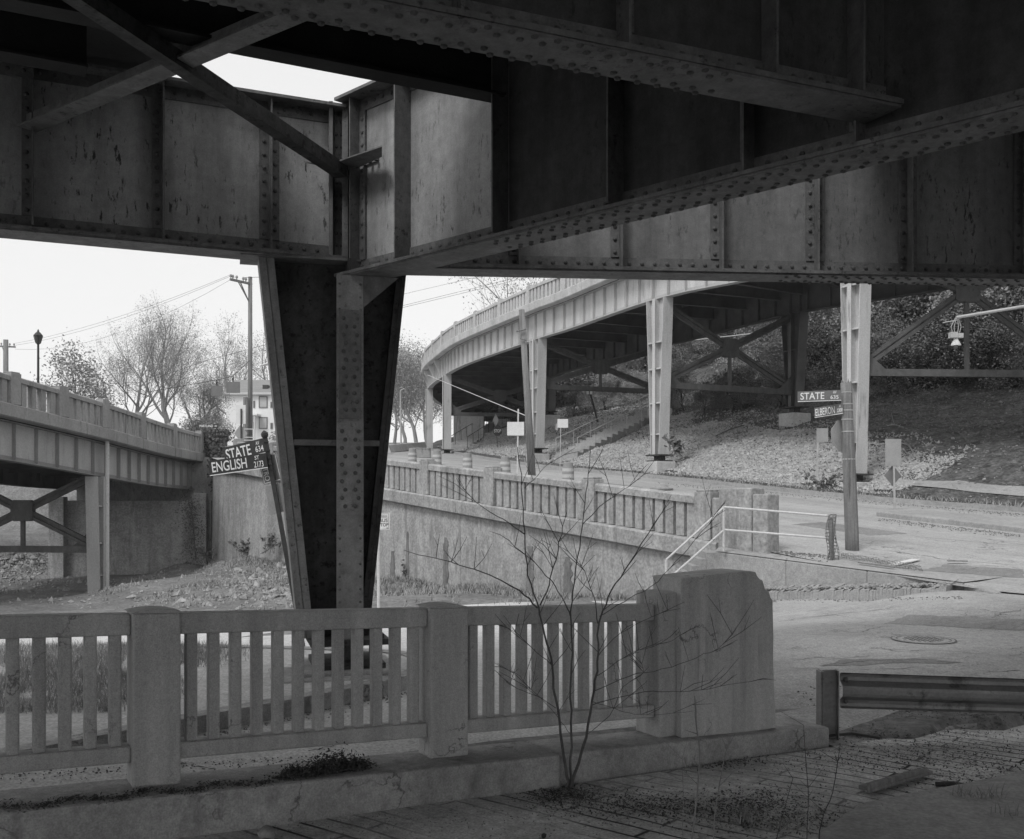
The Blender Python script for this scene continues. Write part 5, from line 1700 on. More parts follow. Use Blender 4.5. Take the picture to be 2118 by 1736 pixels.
# fallen branches
for k, (a, b, c, lab) in enumerate((((1855, 918), (1880, 928), (1893, 955), 'pale forked branch lying on the slope right of the bare sign back'), ((1830, 885), (1850, 884), (1868, 892), 'thin broken branch on the slope above the bare sign back'), ((1958, 890), (1985, 902), (2005, 925), 'fallen branch on the slope under the hanging lamp'), ((1700, 905), (1740, 895), (1780, 880), 'dark fallen branch on the slope behind the pole stump'), ((2040, 905), (2075, 885), (2118, 870), 'long fallen branch on the slope at the right edge'), ((1480, 905), (1510, 893), (1540, 886), 'fallen branch on the soil slope beside the tapered column'))):
    pts = [hit(*q) + Vector((0, 0, .06 + .05 * i)) for i, q in enumerate((a, b, c))]
    mb = MB()
    mb.tube(catmull(pts, 3), .03, 5)
    e = (pts[1] - pts[0]).cross(Vector((0, 0, 1))).normalized()
    mb.tube([pts[1], pts[1] + e * .3 + Vector((0, 0, .25)), pts[1] + e * .45 + Vector((0, 0, .5))], [.022, .016, .006], 4)
    mb.tube([pts[1].lerp(pts[2], .5), pts[1].lerp(pts[2], .5) - e * .35 + Vector((0, 0, .1))], [.018, .006], 4)
    tag(mb.build('fallen_branch', M['rubble' if 'pale' in lab or 'broken' in lab else 'bark'], origin=pts[0]), lab, 'branch')

# riprap
rs = random.Random(99)
mb = MB()
s_a, s_b = s_of_u_on_hill(1800, 1.5), s_at(0, 0)
import bisect
sK0 = KA[min(range(len(KL)), key=lambda i: (KL[i].x - 12.2) ** 2 + (KL[i].y - 34.2) ** 2)]
sK1 = KA[min(range(len(KL)), key=lambda i: (KL[i].x + 7.0) ** 2 + (KL[i].y - 86) ** 2)]
def chip(mb, c, r, rs):
    an = rs.uniform(0, 6.28); ca_, sa_ = math.cos(an), math.sin(an)
    out = []
    for x, y, z in ((1, 0, 0), (-1, 0, 0), (0, 1, 0), (0, -1, 0), (0, 0, 1), (0, 0, -1)):
        k = r * rs.uniform(.6, 1.35)
        x, y, z = x * k * 1.08 + rs.gauss(0, .25) * r, y * k + rs.gauss(0, .25) * r, z * k * .95 + rs.gauss(0, .2) * r
        out.append((c[0] + x * ca_ - y * sa_, c[1] + x * sa_ + y * ca_, c[2] + z))
    mb.add(out, [(0, 2, 4), (2, 1, 4), (1, 3, 4), (3, 0, 4), (2, 0, 5), (1, 2, 5), (3, 1, 5), (0, 3, 5)])
def rip_w(f, s): return 6.0 + 4.2 * min(1, f * 2.2) + 1.3 * mnoise.noise(Vector((s * .25, 2, 2)))
rows = []
for i in range(150):
    f = i / 149
    s = sK0 + (sK1 - sK0) * f
    wm = min(1, f * 7 + .12) * rip_w(f, s) * .93
    rows.append([hill_pt(s, 1.0 + (wm - 1.0) * t / 14) + Vector((0, 0, .015 if 0 < t < 14 else -.05)) for t in range(15)])
gb = MB(); gb.grid(rows)
tag(gb.build('gravel', M['gravel'], smooth=True), kind='structure')
for _ in range(85000):
    f = rs.random() ** 1.35
    s = sK0 + (sK1 - sK0) * f
    wmax = rip_w(f, s)
    d = 1.0 + (wmax - 1.0) * rs.random() * (1 + .25 * (rs.random() < .12))
    if f < .10 and rs.random() > f / .10 + .15: continue
    q = hill_pt(s, d)
    chip(mb, (q.x, q.y, q.z + .015), rs.uniform(.024, .058) * (1.8 if rs.random() < .06 else 1), rs)
tag(mb.build('riprap', M['stone']), 'pale riprap stones covering the foot of the slope', 'riprap', kind='stuff')
mb = MB()
for _ in range(7000):                                     # strays on the soil
    s = rs.uniform(10, sK0 + 45); d = 1.2 + 13 * rs.random()
    if rs.random() < d / 18: continue
    q = hill_pt(s, d)
    ico(mb, (q.x, q.y, q.z), rs.uniform(.018, .06) * (1.6 if rs.random() < .1 else 1), rs)
tag(mb.build('loose_stones', M['rubble']), 'small loose stones on the soil slope', 'stones', kind='stuff')
# rubble on the ground at the left
mb = MB()
for _ in range(2600):
    if rs.random() < .45:
        u, v = rs.gauss(50, 55), rs.gauss(1172, 22)
    elif rs.random() < .7:
        u, v = rs.gauss(545, 50), rs.gauss(1205, 24)
    else:
        u, v = rs.uniform(0, 650), rs.uniform(1165, 1260)
    if u > 640 or v < 1135: continue
    try: q = hit(u, v)
    except ValueError: continue
    if q.z > 1.0 or q.y > 60: continue
    chip(mb, (q.x, q.y, q.z + .01), rs.uniform(.02, .07) * (2.6 if rs.random() < .10 else 1), rs)
tag(mb.build('rubble', M['rubble']), 'broken concrete rubble on the dirt at the left', 'rubble', kind='stuff')
# grass in front of the retaining wall and on the dirt
rg = random.Random(12)
def gr1():
    s = rg.uniform(.5, 26) if rg.random() < .65 else rg.uniform(4, 16)
    p, d, n = wframe(s + SOFF)
    o = .1 + abs(rg.gauss(0, 1.0 if rg.random() < .6 else 2.2))
    q = p + n * o
    if mnoise.noise(Vector((q.x * .8, q.y * .8, 1))) < -.15 and o > .6: return None
    return Vector((q.x, q.y, gz(q.x, q.y)))
TERRL = bvh_of([ground, low_slab, low_road])
def gzl(X, Y):
    r = TERRL.ray_cast(Vector((X, Y, 60)), Vector((0, 0, -1)))
    return r[0].z
def gr1b():
    q = gr1()
    if q is None: return None
    return Vector((q.x, q.y, gzl(q.x, q.y)))
random.seed(15)
grass_patch('grass', 'grass', 11000, gr1b, .16, 'grass and weeds along the foot of the retaining wall', .016)
grass_patch('grass', 'grass_dry', 5000, gr1b, .2, 'dry weed stems along the foot of the retaining wall', .010)
def gr2():
    u, v = rg.uniform(-40, 640), 1150 + 105 * rg.random()
    q = hit(u, v)
    if q.z > 1 or q.y > 60: return None
    if mnoise.noise(Vector((q.x * .4, q.y * .4, 7))) < .08: return None
    return q
grass_patch('grass', 'grass', 7000, gr2, .14, 'patchy grass on the dirt by the left bridge', .02)
def gr3():
    s = rg.uniform(8, sK0 + 26); d = .25 + rg.random() * .9
    if s > sK0 + 9 and rg.random() < .7: return None
    q = hill_pt(s, d, False)
    return q
grass_patch('grass', 'grass', 6000, gr3, .16, 'short verge grass along the far kerb', .018)
# taller weeds at the wall
def weed(u, v, h, w_, n, lab, m='leaf', Yh=None, size=.05):
    c = hit(u, v)
    if c.z > .3 or Yh: c = P(u, v, Yh or 28)
    r = random.Random(int(u * 7 + v))
    T = thing('weed_clump', lab, 'weed', c)
    st_ = MB(); lf = MB()
    for _ in range(n):
        a = r.uniform(0, 6.28)
        e = c + Vector((math.cos(a) * w_ * r.random(), math.sin(a) * w_ * r.random() * .5, h * r.uniform(.5, 1.1)))
        st_.tube([c + Vector((r.gauss(0, w_ * .25), r.gauss(0, w_ * .15), -.05)), c.lerp(e, .5) + Vector((0, 0, .05)), e], [.012, .009, .004], 4)
        leaf_cloud(lf, [c.lerp(e, t) for t in (.4, .55, .7, .85, 1)], 16, size, .05, r)
    st_.build('stem', M['bark'], T)
    lf.build('foliage', M[m], T)
weed(872, 1197, .75, .45, 9, 'broad leafy weed at the wall left of the dark spalled streak', size=.085)
weed(838, 1197, .55, .3, 6, 'smaller leafy weed at the wall beside the column', size=.07)
weed(1120, 1216, .75, .6, 9, 'leafy weed at the wall right behind the sapling', size=.07)
weed(1080, 1205, 1.6, .5, 8, 'tall scraggly weed growing up the wall behind the sapling', size=.05)
weed(1185, 1222, .5, .5, 7, 'low pale weed at the wall right of the sapling stems', 'leaf_pale', size=.06)
weed(1000, 1205, .4, .4, 6, 'low dark weed at the wall left of the sapling', size=.05)
weed(505, 1150, .7, .9, 10, 'low shrub at the wall foot above the street-sign panel', Yh=44, size=.09)
weed(560, 1142, .9, .9, 10, 'shrub at the wall foot right of the leaning sign pole', Yh=41, size=.09)
weed(430, 1160, .7, .9, 9, 'shrub at the foot of the bridge abutment pilaster', Yh=48, size=.09)
weed(1708, 1014, .5, .8, 10, 'dark low shrub at the kerb beside the pole stump', size=.07)
weed(1404, 941, .45, .5, 6, 'shrub on the riprap beside the stair railing', 'leaf', Yh=None, size=.09)
# ivy on the pillar and creeper on the abutment
r = random.Random(5)
mb = MB()
for _ in range(3600):
    v = 890 + 125 * r.random() ** 1.3
    wd = 24 if v < 915 else 18 - (v - 915) * .06
    u = 447 + r.gauss(0, wd * .5)
    p = P(u, v, 52.35 + r.gauss(0, .12))
    a = Vector((r.gauss(0, 1), r.gauss(0, .6), r.gauss(0, 1))).normalized(); b = a.cross(Vector((r.gauss(0, .4), 1, r.gauss(0, .4)))).normalized()
    z = r.uniform(.05, .11)
    mb.add([p - a * z, p - b * z * .7, p + a * z, p + b * z * .7], [(0, 1, 2, 3)])
tag(mb.build('ivy', M['ivy'], origin=P(447, 900, 52.4)), 'dark ivy smothering the pillar at the end of the left bridge', 'ivy')
mb = MB()
def creeper(path, Y):
    pts = catmull([P(u, v, Y) for u, v in path], 4)
    mb.tube(pts, .03, 4)
    for p in pts:
        for _ in range(40):
            q = p + Vector((r.gauss(0, .28), r.uniform(-.1, .02), r.gauss(0, .3)))
            a = Vector((r.gauss(0, 1), r.gauss(0, .4), r.gauss(0, 1))).normalized(); b = a.cross(Vector((0, 1, .2))).normalized()
            z = r.uniform(.025, .055)
            mb.add([q - a * z, q - b * z * .6, q + a * z, q + b * z * .6], [(0, 1, 2, 3)])
creeper([(405, 1158), (402, 1120), (400, 1090), (396, 1060), (390, 1040)], 49.85)
tag(mb.build('creeper', M['ivy'], origin=P(405, 1158, 49.85)), 'thin dark creeper climbing the abutment face under the left bridge', 'creeper')
# ---------------------------------------------------------------- signs, poles, barrels, house, wires
def panel(mb, bl, br_, tl, th=.006, back=True):
    """flat plate from three corners, thickness away from the viewer"""
    bl, br_, tl = Vector(bl), Vector(br_), Vector(tl)
    n = (br_ - bl).cross(tl - bl).normalized()
    if n.y > 0: n = -n
    mb.prism([bl, br_, br_ + tl - bl, tl], -n * th)
    return bl, br_ - bl, tl - bl, n
def octagon(c, ru, rv, k=.414):
    return [c + ru * x + rv * y for x, y in ((-1, -k), (-k, -1), (k, -1), (1, -k), (1, k), (k, 1), (-k, 1), (-1, k))]

# leaning street-name pole
YP = 13.2
base = hit(634, 1346)
YP = base.y
SG = thing('street_sign_post', 'leaning dark street-sign pole with name blades for State Av and English St', 'street sign', base)
ptop = P(548, 903, YP)
mb = MB(); mb.bar(base - Vector((0, 0, .2)), ptop, .052, .052, up=(0, -1, 0)); mb.build('pole', M['iron'], SG)
ax = (ptop - base).normalized()
mb = MB(); mb.lathe(ptop - ax * .01, [(.042, 0), (.048, .02), (.048, .05), (.03, .075), (.008, .09)], 8, axis=ax); mb.build('pole_cap', M['iron'], SG)
def blade(parent, bl, br_, tl, words, m='sign_dark', edge=True, strip=True):
    mb = MB(); o, ru, rv, n = panel(mb, bl, br_, tl, .008)
    pnl = mb.build('name_blade', M[m], parent)
    tx = MB()
    for w_, x0, x1, y0, y1 in words: put_text(tx, w_, o, ru, rv, x0, x1, y0, y1, n, .004)
    if strip: tx.add([o + n * .004 + rv * -.035, o + ru + n * .004 + rv * -.035, o + ru + rv * .025 + n * .004, o + rv * .025 + n * .004], [(0, 1, 2, 3)])
    tx.build('lettering', M['white_paint'], pnl)
    return pnl
blade(SG, P(434, 984, YP - .02), P(554, 967, YP - .06), P(430, 954, YP - .02), [('ENGLISH', .055, .655, .17, .87), ('ST', .80, .875, .63, .90), ('2173', .775, .935, .10, .52)])
blade(SG, P(466, 956, YP + .42), P(551, 936, YP + .0), P(460, 927, YP + .42), [('STATE', .06, .66, .08, .84), ('AV', .80, .89, .64, .88), ('634', .77, .96, .16, .56)])
mb = MB(); o, ru, rv, n = panel(mb, P(546, 1003, YP + .05), P(583, 993, YP + .05), P(533, 946, YP + .05))
pn = mb.build('route_panel', M['sign_grey'], SG, bevel=.004)
tx = MB()
for a, b, c, d in ((.04, .96, .02, .045), (.04, .96, .955, .98), (.04, .07, .03, .97), (.93, .96, .03, .97)):
    tx.add([o + ru * a + rv * c + n * .003, o + ru * b + rv * c + n * .003, o + ru * b + rv * d + n * .003, o + ru * a + rv * d + n * .003], [(0, 1, 2, 3)])
put_text(tx, 'METRO', o, rv * -1, ru, -.86, -.10, .12, .40, n, .003)
tx.build('lettering', M['white_paint'], pn)
mb = MB(); panel(mb, P(557, 1065, YP + .05), P(590, 1058, YP + .05), P(548, 1006, YP + .05)); mb.build('blank_panel', M['sign_back'], SG, bevel=.004)
mb = MB()
for v in (912, 930, 945, 958, 968):
    t = (v - 903) / (1346 - 903)
    q = ptop.lerp(base, t)
    mb.bar(q - Vector((.03, 0, .012)), q + Vector((.03, 0, -.012)), .075, .02)
mb.build('clamp', M['iron'], SG)

# bus stop sign by the column
bb = P(783, 1285, 20.5); bb.z = gz(bb.x, bb.y)
BS = thing('bus_stop_sign', 'white bus stop sign on a pale post half hidden by the column', 'bus stop sign', bb)
mb = MB(); mb.tube([bb - Vector((0, 0, .1)), P(783, 1058, 20.5)], .03, 8); mb.build('post', M['white_pipe'], BS)
mb = MB(); o, ru, rv, n = panel(mb, P(766, 1097, 20.46), P(806, 1096, 20.46), P(766, 1062, 20.46)); pn = mb.build('sign_plate', M['sign_white'], BS)
tx = MB()
put_text(tx, 'BUS', o, ru, rv, .46, .90, .46, .66, n, .003); put_text(tx, 'STOP', o, ru, rv, .42, .93, .20, .40, n, .003)
put_text(tx, 'CITY', o, ru, rv, .5, .86, .76, .90, n, .003) if False else None
for a, b, c, d in ((.04, .96, .70, .715), (.04, .06, .04, .96), (.94, .96, .04, .96), (.04, .96, .04, .055), (.04, .96, .945, .96), (.5, .88, .76, .775), (.5, .88, .80, .815), (.5, .88, .86, .875), (.84, .90, .08, .13)):
    tx.add([o + ru * a + rv * c + n * .003, o + ru * b + rv * c + n * .003, o + ru * b + rv * d + n * .003, o + ru * a + rv * d + n * .003], [(0, 1, 2, 3)])
tx.build('lettering', M['black_paint'], pn)

# wooden pole stump with name blades and the back of a stop sign
pbs = hit(1763, 1138)
YS = pbs.y
PS = thing('pole_stump', 'cut-off wooden pole leaning beside the street, carrying the State and Elberon name blades', 'pole', pbs)
mb = MB()
tp = P(1750, 792, YS)
n_ = 12
rad0, rad1 = 14 / FPX * YS, 11.5 / FPX * YS
mb.tube([pbs - Vector((0, 0, .2))] + [pbs.lerp(tp, t) for t in (.1, .3, .5, .7, .9, 1)], [rad0, rad0, rad0 * .98, rad0 * .94, rad1 * 1.03, rad1 * 1.02, rad1], 12)
rs = random.Random(3)
for k in range(9):
    a = k * .7
    q = tp + Vector((math.cos(a) * rad1 * .75, math.sin(a) * rad1 * .75, -.02))
    mb.tube([q, q + Vector((0, 0, rs.uniform(.03, .11)))], [.02, .004], 4)
mb.build('shaft', M['wood_pole'], PS, smooth=True)
mb = MB()
for v in (812, 836, 849, 868, 893, 950):
    t = (1138 - v) / (1138 - 792)
    q = pbs.lerp(tp, t)
    mb.lathe(q, [(rad0 * 1.0 - (rad0 - rad1) * t + .004, -.012), (rad0 * 1.0 - (rad0 - rad1) * t + .006, .012)], 12)
mb.build('steel_band', M['galv'], PS)
blade(PS, P(1650, 831, YS - .12), P(1740, 828, YS - .12), P(1650, 810, YS - .12), [('STATE', .06, .61, .16, .86), ('AV', .81, .89, .66, .96), ('635', .75, .935, .14, .52)], 'sign_grey')
blade(PS, P(1685, 864, YS + .35), P(1744, 855, YS - .1), P(1684, 844, YS + .35), [('ELBERON', .04, .72, .12, .86), ('AV', .87, .93, .66, .92), ('2300', .80, .985, .18, .55)], 'sign_grey')
mb = MB()
c = P(1744, 902, YS + .12)
mb.prism(octagon(c, Vector((.285, .12, .01)), Vector((-.02, 0, .33))), (-.004, .008, 0))
mb.build('stop_sign_back', M['sign_back'], PS)

def simple_sign(name, label, u, vbase, Y, parts, post_u_top, post_v_top, pr=.03, pm='galv', group=None):
    """post from the ground up, parts = [(name, kind, u0, v0, u1, v1, material, words)]"""
    b = P(u, vbase, Y); b.z = gz(b.x, b.y)
    T = thing(name, label, 'sign', b, group)
    mb = MB()
    t = P(post_u_top, post_v_top, Y)
    mb.bar(b - Vector((0, 0, .2)), t, pr * 1.7, pr * 1.2, up=(0, -1, 0)); mb.build('post', M[pm], T)
    for nm, kind, u0, v0, u1, v1, m, words, off in parts:
        mb = MB()
        yy = Y + off
        if kind == 'rect':
            o, ru, rv, n = panel(mb, P(u0, v1, yy), P(u1, v1, yy), P(u0, v0, yy))
        elif kind == 'dia':
            cu, cv = (u0 + u1) / 2, (v0 + v1) / 2
            mb.prism([P(cu, v1, yy), P(u1, cv, yy), P(cu, v0, yy), P(u0, cv, yy)], (0, .006, 0))
            o, ru, rv, n = P(u0, v1, yy), P(u1, v1, yy) - P(u0, v1, yy), P(u0, v0, yy) - P(u0, v1, yy), Vector((0, -1, 0))
        else:
            cc = P((u0 + u1) / 2, (v0 + v1) / 2, yy)
            ru, rv = (P(u1, 0, yy) - P(u0, 0, yy)) / 2, (P(0, v0, yy) - P(0, v1, yy)) / 2
            mb.prism(octagon(cc, ru, rv), (0, .006, 0))
            o, ru, rv, n = cc - ru - rv, ru * 2, rv * 2, Vector((0, -1, 0))
        po = mb.build(nm, M[m], T)
        if words:
            tx = MB()
            for w_ in words: put_text(tx, w_[0], o, ru, rv, w_[1], w_[2], w_[3], w_[4], n, .01)
            tx.build('lettering', M[words[0][5]], po)
    return T
hs = hit(1851, 1060)
simple_sign('road_sign', 'square and diamond sign backs on a steel post at the median tip', 1851, 1060, hs.y, [('square_back', 'rect', 1831, 908, 1864, 964, 'sign_back', None, -.03), ('diamond_back', 'dia', 1829, 962, 1864, 1006, 'sign_grey', None, .05)], 1848, 926, .03)
hs = hit(1687, 1014)
simple_sign('road_sign', 'small pale notice plate on a leaning post at the riprap foot beside the stump', 1687, 1014, hs.y, [('notice_plate', 'rect', 1689, 886, 1713, 914, 'sign_back', None, -.03)], 1692, 905, .035)
simple_sign('road_sign', 'large blank white plate on a post behind the leaning pole', 1069, 985, 36, [('blank_plate', 'rect', 1049, 873, 1084, 901, 'sign_white', None, -.04)], 1072, 846, .03, 'white_pipe')
simple_sign('road_sign', 'white notice on a thin post between the leaning pole and the riprap steps', 1158, 966, 47.5, [('notice_plate', 'rect', 1153, 867, 1175, 885, 'sign_white', [('NO LITTER', .2, .8, .6, .8, 'sign_grey')] if False else None, -.03), ('small_plate', 'rect', 1149, 876, 1154, 890, 'sign_back', None, .1)], 1160, 870, .022)
simple_sign('stop_sign', 'dark stop sign with a pale diamond plate above it, under the far span', 1029, 935, 72, [('diamond_plate', 'dia', 1019, 856, 1032, 883, 'sign_back', None, -.05), ('stop_plate', 'oct', 1020, 881, 1038, 902, 'sign_dark', [('STOP', .12, .9, .34, .66, 'white_paint')], -.06)], 1026, 858, .03, 'iron')
hs = hit(1376, 845)
simple_sign('road_sign', 'tiny white plate on a post at the top of the riprap steps', 1376, 845, hs.y, [('notice_plate', 'rect', 1370, 797, 1379, 809, 'sign_white', None, -.04)], 1375, 800, .05)
hs = hit(1238, 874)
T = simple_sign('marker_post', 'leaning dark post with two small white reflector plates under the viaduct', 1238, 874, hs.y, [('reflector', 'rect', 1213, 803, 1218, 816, 'sign_white', None, -.06), ('reflector', 'rect', 1220, 803, 1225, 816, 'sign_white', None, -.06)], 1219, 806, .07, 'bark_dark')
T['category'] = 'marker post'
# leaning wooden utility pole behind the wall
lb = P(1104, 992, 29.2); lb.z = gz(lb.x, lb.y) - .1
mb = MB(); mb.tube([lb, P(1091, 820, 29.2), P(1079, 641, 29.2)], [.125, .105, .085], 10)
mb.tube([P(1076, 700, 29.05), P(1089, 704, 29.05)], .02, 5)
mb.tube([P(1068, 686, 29.05), P(1088, 681, 29.05)], .025, 5)
tag(mb.build('leaning_pole', M['wood_pole'], smooth=True, origin=lb), 'tall bare wooden pole leaning in front of the curved viaduct', 'pole')
mb = MB(); mb.tube([P(1092, 862, 29.2), P(990, 820, 44), P(884, 776, 60)], .014, 5)
tag(mb.build('guy_wire', M['wire_pale'], origin=P(1092, 862, 29.2)), 'pale guy wire from the leaning pole up to the left', 'wire')
# barrels on the street
def barrel(u, v, label, first=[None]):
    c = hit(u, v)
    if first[0] is None:
        T = thing('traffic_barrel', label, 'barrel', c, 'traffic barrels along the street behind the wall')
        mb = MB(); mb.lathe(c, [(.27, 0), (.27, .04), (.235, .05), (.225, .55), (.20, .56), (.19, .74), (.16, .76)], 16); bd = mb.build('drum', M['barrel'], T, smooth=False)
        for z0, z1, r0 in ((.16, .29, .236), (.40, .52, .231)):
            mb = MB(); mb.lathe(c, [(r0, z0), (r0, z1)], 16); mb.build('band', M['barrel_band'], T)
        mb = MB(); mb.tube([c + Vector((-.08, 0, .76)), c + Vector((-.06, 0, .82)), c + Vector((.06, 0, .82)), c + Vector((.08, 0, .76))], .015, 5); mb.build('handle', M['barrel'], T)
        first[0] = T
        return T
    T = copy_tree(first[0])
    T.location = c
    T['label'] = label
    return T
barrel(1175, 997, 'banded traffic barrel nearest the viewer, behind the last wall post but one')
barrel(1045, 980, 'banded traffic barrel just left of the leaning pole')
barrel(967, 970, 'banded traffic barrel with bright stripes between two wall posts')
barrel(904, 962, 'banded traffic barrel right behind a tall wall post')
barrel(853, 957, 'banded traffic barrel farthest left, beside the column')
bq = hit(1368, 1013)
mb = MB()
mb.lathe(bq, [(.42, 0), (.42, .05), (.25, .09), (.2, .16), (.12, .2)], 14)
tag(mb.build('barrel_base', M['barrel'], origin=bq), 'flattened barrel base lying on the street by the end of the wall', 'barrel base')
# concrete barrier far left
mb = MB()
a, b = hit(800, 936), hit(884, 926)
d = (b - a).normalized(); n = Vector((d.y, -d.x, 0))
mb.hexa([a + n * .3, b + n * .3, b - n * .3, a - n * .3], [a + n * .1 + Vector((0, 0, .5)), b + n * .1 + Vector((0, 0, .5)), b - n * .1 + Vector((0, 0, .5)), a - n * .1 + Vector((0, 0, .5))])
tag(mb.build('concrete_barrier', M['conc_far'], origin=a), 'low pale concrete barrier across the far street', 'barrier')
q = hit(872, 947)
mb = MB(); mb.obox(q + Vector((0, 0, .25)), (.5, .1, 0), (-.1, .3, 0), (0, 0, .27)); mb.obox(q + Vector((0, 0, .56)), (.52, .1, 0), (-.1, .32, 0), (0, 0, .035))
tag(mb.build('concrete_block', M['conc_left'], bevel=.03, origin=q), 'squat concrete block beside the farthest barrel', 'block')
# stairs up the riprap
def stairs(name, label, a, b, n, wd, rails, rm='galv'):
    T = thing(name, label, 'stairs', a)
    d = (b - a); dh = Vector((d.x, d.y, 0)); L_ = dh.length; dh.normalize(); sd = Vector((dh.y, -dh.x, 0))
    for k in range(n):
        q = a + d * (k + .5) / n
        z = a.z + (b.z - a.z) * (k + 1) / n
        mb = MB(); mb.obox(Vector((q.x, q.y, z - .28)), dh * (L_ / n / 2 + .03), sd * wd, Vector((0, 0, .30)))
        mb.build('step', M['walk'], T)
    for sg in rails:
        mb = MB()
        o = sd * wd * sg
        mb.tube([a + o + Vector((0, 0, .95)), b + o + Vector((0, 0, .95))], .024, 6)
        m2 = max(2, int(L_ / 1.8))
        for k in range(m2 + 1):
            q = a + d * k / m2 + o
            mb.tube([q - Vector((0, 0, .2)), q + Vector((0, 0, .95))], .02, 6)
        mb.build('handrail', M[rm], T)
a = hit(1172, 952); b = hit(1390, 846)
a.z += .2; b.z += .4
stairs('hillside_stairs', 'concrete stairs with pipe handrails climbing the riprap towards the right', a, b, 20, .65, (-1, 1), 'galv')
a = hit(948, 933); b = hit(1040, 876)
a.z += .1; b.z += .3
stairs('hillside_stairs', 'far concrete stairs under the end spans of the curved viaduct', a, b, 16, .7, (-1, 1), 'iron')
# median island and far path on the right
med = [hit(*q) for q in ((1812, 1068), (1860, 1074), (1940, 1083), (2030, 1093), (2140, 1106), (2140, 1086), (2000, 1073), (1880, 1062))]
mb = MB()
mb.prism([p + Vector((0, 0, -.05)) for p in med], (0, 0, .19))
tag(mb.build('median', M['walk'], bevel=.03), kind='structure')
mb = MB()
rows = []
for i in range(40):
    s = 2 + (sK0 + 3 - 2) * i / 39
    rows.append([hill_pt(s, dd) + Vector((0, 0, .035 if dd < 3 else -.02)) for dd in (2.1, 2.3, 2.7, 3.1)])
mb.grid(rows)
tag(mb.build('path', M['walk'], smooth=True), kind='structure')
# manhole, cracks and patches in the near street
mh = hit(1910, 1324)
mb = MB()
mb.lathe(mh + Vector((0, 0, .003)), [(.37, 0), (.37, .005), (.335, .008), (.33, .002), (.31, .002), (.305, .008), (.0, .009)], 28)
mhc = mb.build('manhole_cover', M['road'], origin=mh)
mb = MB()
for r0, r1 in ((.372, .392), (.318, .330)):
    b_ = len(mb.v)
    for k in range(32):
        a = k * math.pi / 16
        for r in (r0, r1): mb.v.append((mh.x + math.cos(a) * r, mh.y + math.sin(a) * r, mh.z + .0125))
    for k in range(32): mb.f.append((b_ + 2 * k, b_ + 2 * k + 1, b_ + (2 * k + 3) % 64, b_ + (2 * k + 2) % 64))
for i in range(-4, 5):
    for j in range(-4, 5):
        if i * i + j * j < 17: mb.obox(mh + Vector((i * .06, j * .06, .013)), (.017, 0, 0), (0, .017, 0), (0, 0, .003))
mb.build('cover_pattern', M['spall'], mhc)
tag(mhc, 'round manhole cover in the street behind the guardrail', 'manhole cover')
def crack(path, wd, j=.03):
    pts = [hit(*q) + Vector((0, 0, .004)) for q in path]
    pts = catmull(pts, 8)
    mb.v_ = 0
    out = []
    for i, p in enumerate(pts):
        d = (pts[min(i + 1, len(pts) - 1)] - pts[max(0, i - 1)]).normalized(); n = Vector((d.y, -d.x, 0))
        o = n * random.gauss(0, j)
        w_ = wd * random.uniform(.4, 1.5)
        out.append([p + o - n * w_, p + o + n * w_])
    mb.grid(out)
random.seed(2)
mb = MB()
crack([(1605, 1286), (1720, 1272), (1850, 1258), (1990, 1240)], .012)
crack([(2055, 1224), (2118, 1210), (2160, 1200)], .007)
crack([(1700, 1378), (1790, 1366), (1900, 1364), (1990, 1372)], .008)
crack([(1640, 1382), (1760, 1386), (1900, 1382)], .006)
crack([(1800, 1342), (2000, 1350), (2118, 1362)], .005)
crack([(700, 1538), (790, 1520), (885, 1487)], .010, .015)
crack([(640, 1555), (700, 1540)], .006, .015)
crack([(375, 1577), (430, 1590), (470, 1600)], .008, .015)
crack([(2118, 1170), (1980, 1160), (1900, 1148), (1800, 1135)], .012)
crack([(1640, 1082), (1760, 1092), (1900, 1110), (2118, 1130)], .010)
rk = random.Random(17)
for _ in range(26):
    u, v = rk.uniform(1610, 2100), rk.uniform(1050, 1440)
    path = [(u, v)]
    for k in range(3): path.append((path[-1][0] + rk.uniform(15, 60), path[-1][1] + rk.uniform(-9, 9)))
    try: crack(path, rk.uniform(.003, .007), .02)
    except ValueError: pass
tag(mb.build('road_cracks', M['spall']), 'dark cracks in the street surface', 'cracks', kind='stuff')

# darker repair patches in the street
def patch(quad, n=14):
    mb = MB()
    pq = [hit(*q) for q in quad]
    rim = []
    for i in range(4):
        a_, b_ = pq[i], pq[(i + 1) % 4]
        for k in range(n):
            t = k / n
            rim.append((a_.lerp(b_, t)) + Vector((random.gauss(0, .025), random.gauss(0, .025), 0)))
    cen = sum(rim, Vector()) / len(rim)
    rows = [[cen.lerp(p, t) for p in rim + rim[:1]] for t in (.02, .35, .7, 1.0)]
    for r_ in rows:
        for p in r_: p.z = gz(p.x, p.y) + .0035
    mb.grid(rows)
    return mb
for quad in (((1700, 1379), (1990, 1373), (1930, 1364), (1740, 1365)), ((1830, 1290), (2118, 1305), (2118, 1282), (1880, 1272)), ((1640, 1085), (1800, 1108), (1880, 1104), (1700, 1080)), ((1900, 1180), (2118, 1196), (2118, 1178), (1960, 1168)), ((1180, 1000), (1290, 1012), (1330, 1008), (1220, 996))):
    tag(patch(quad).build('road_patch', M['road_patch']), kind='structure')
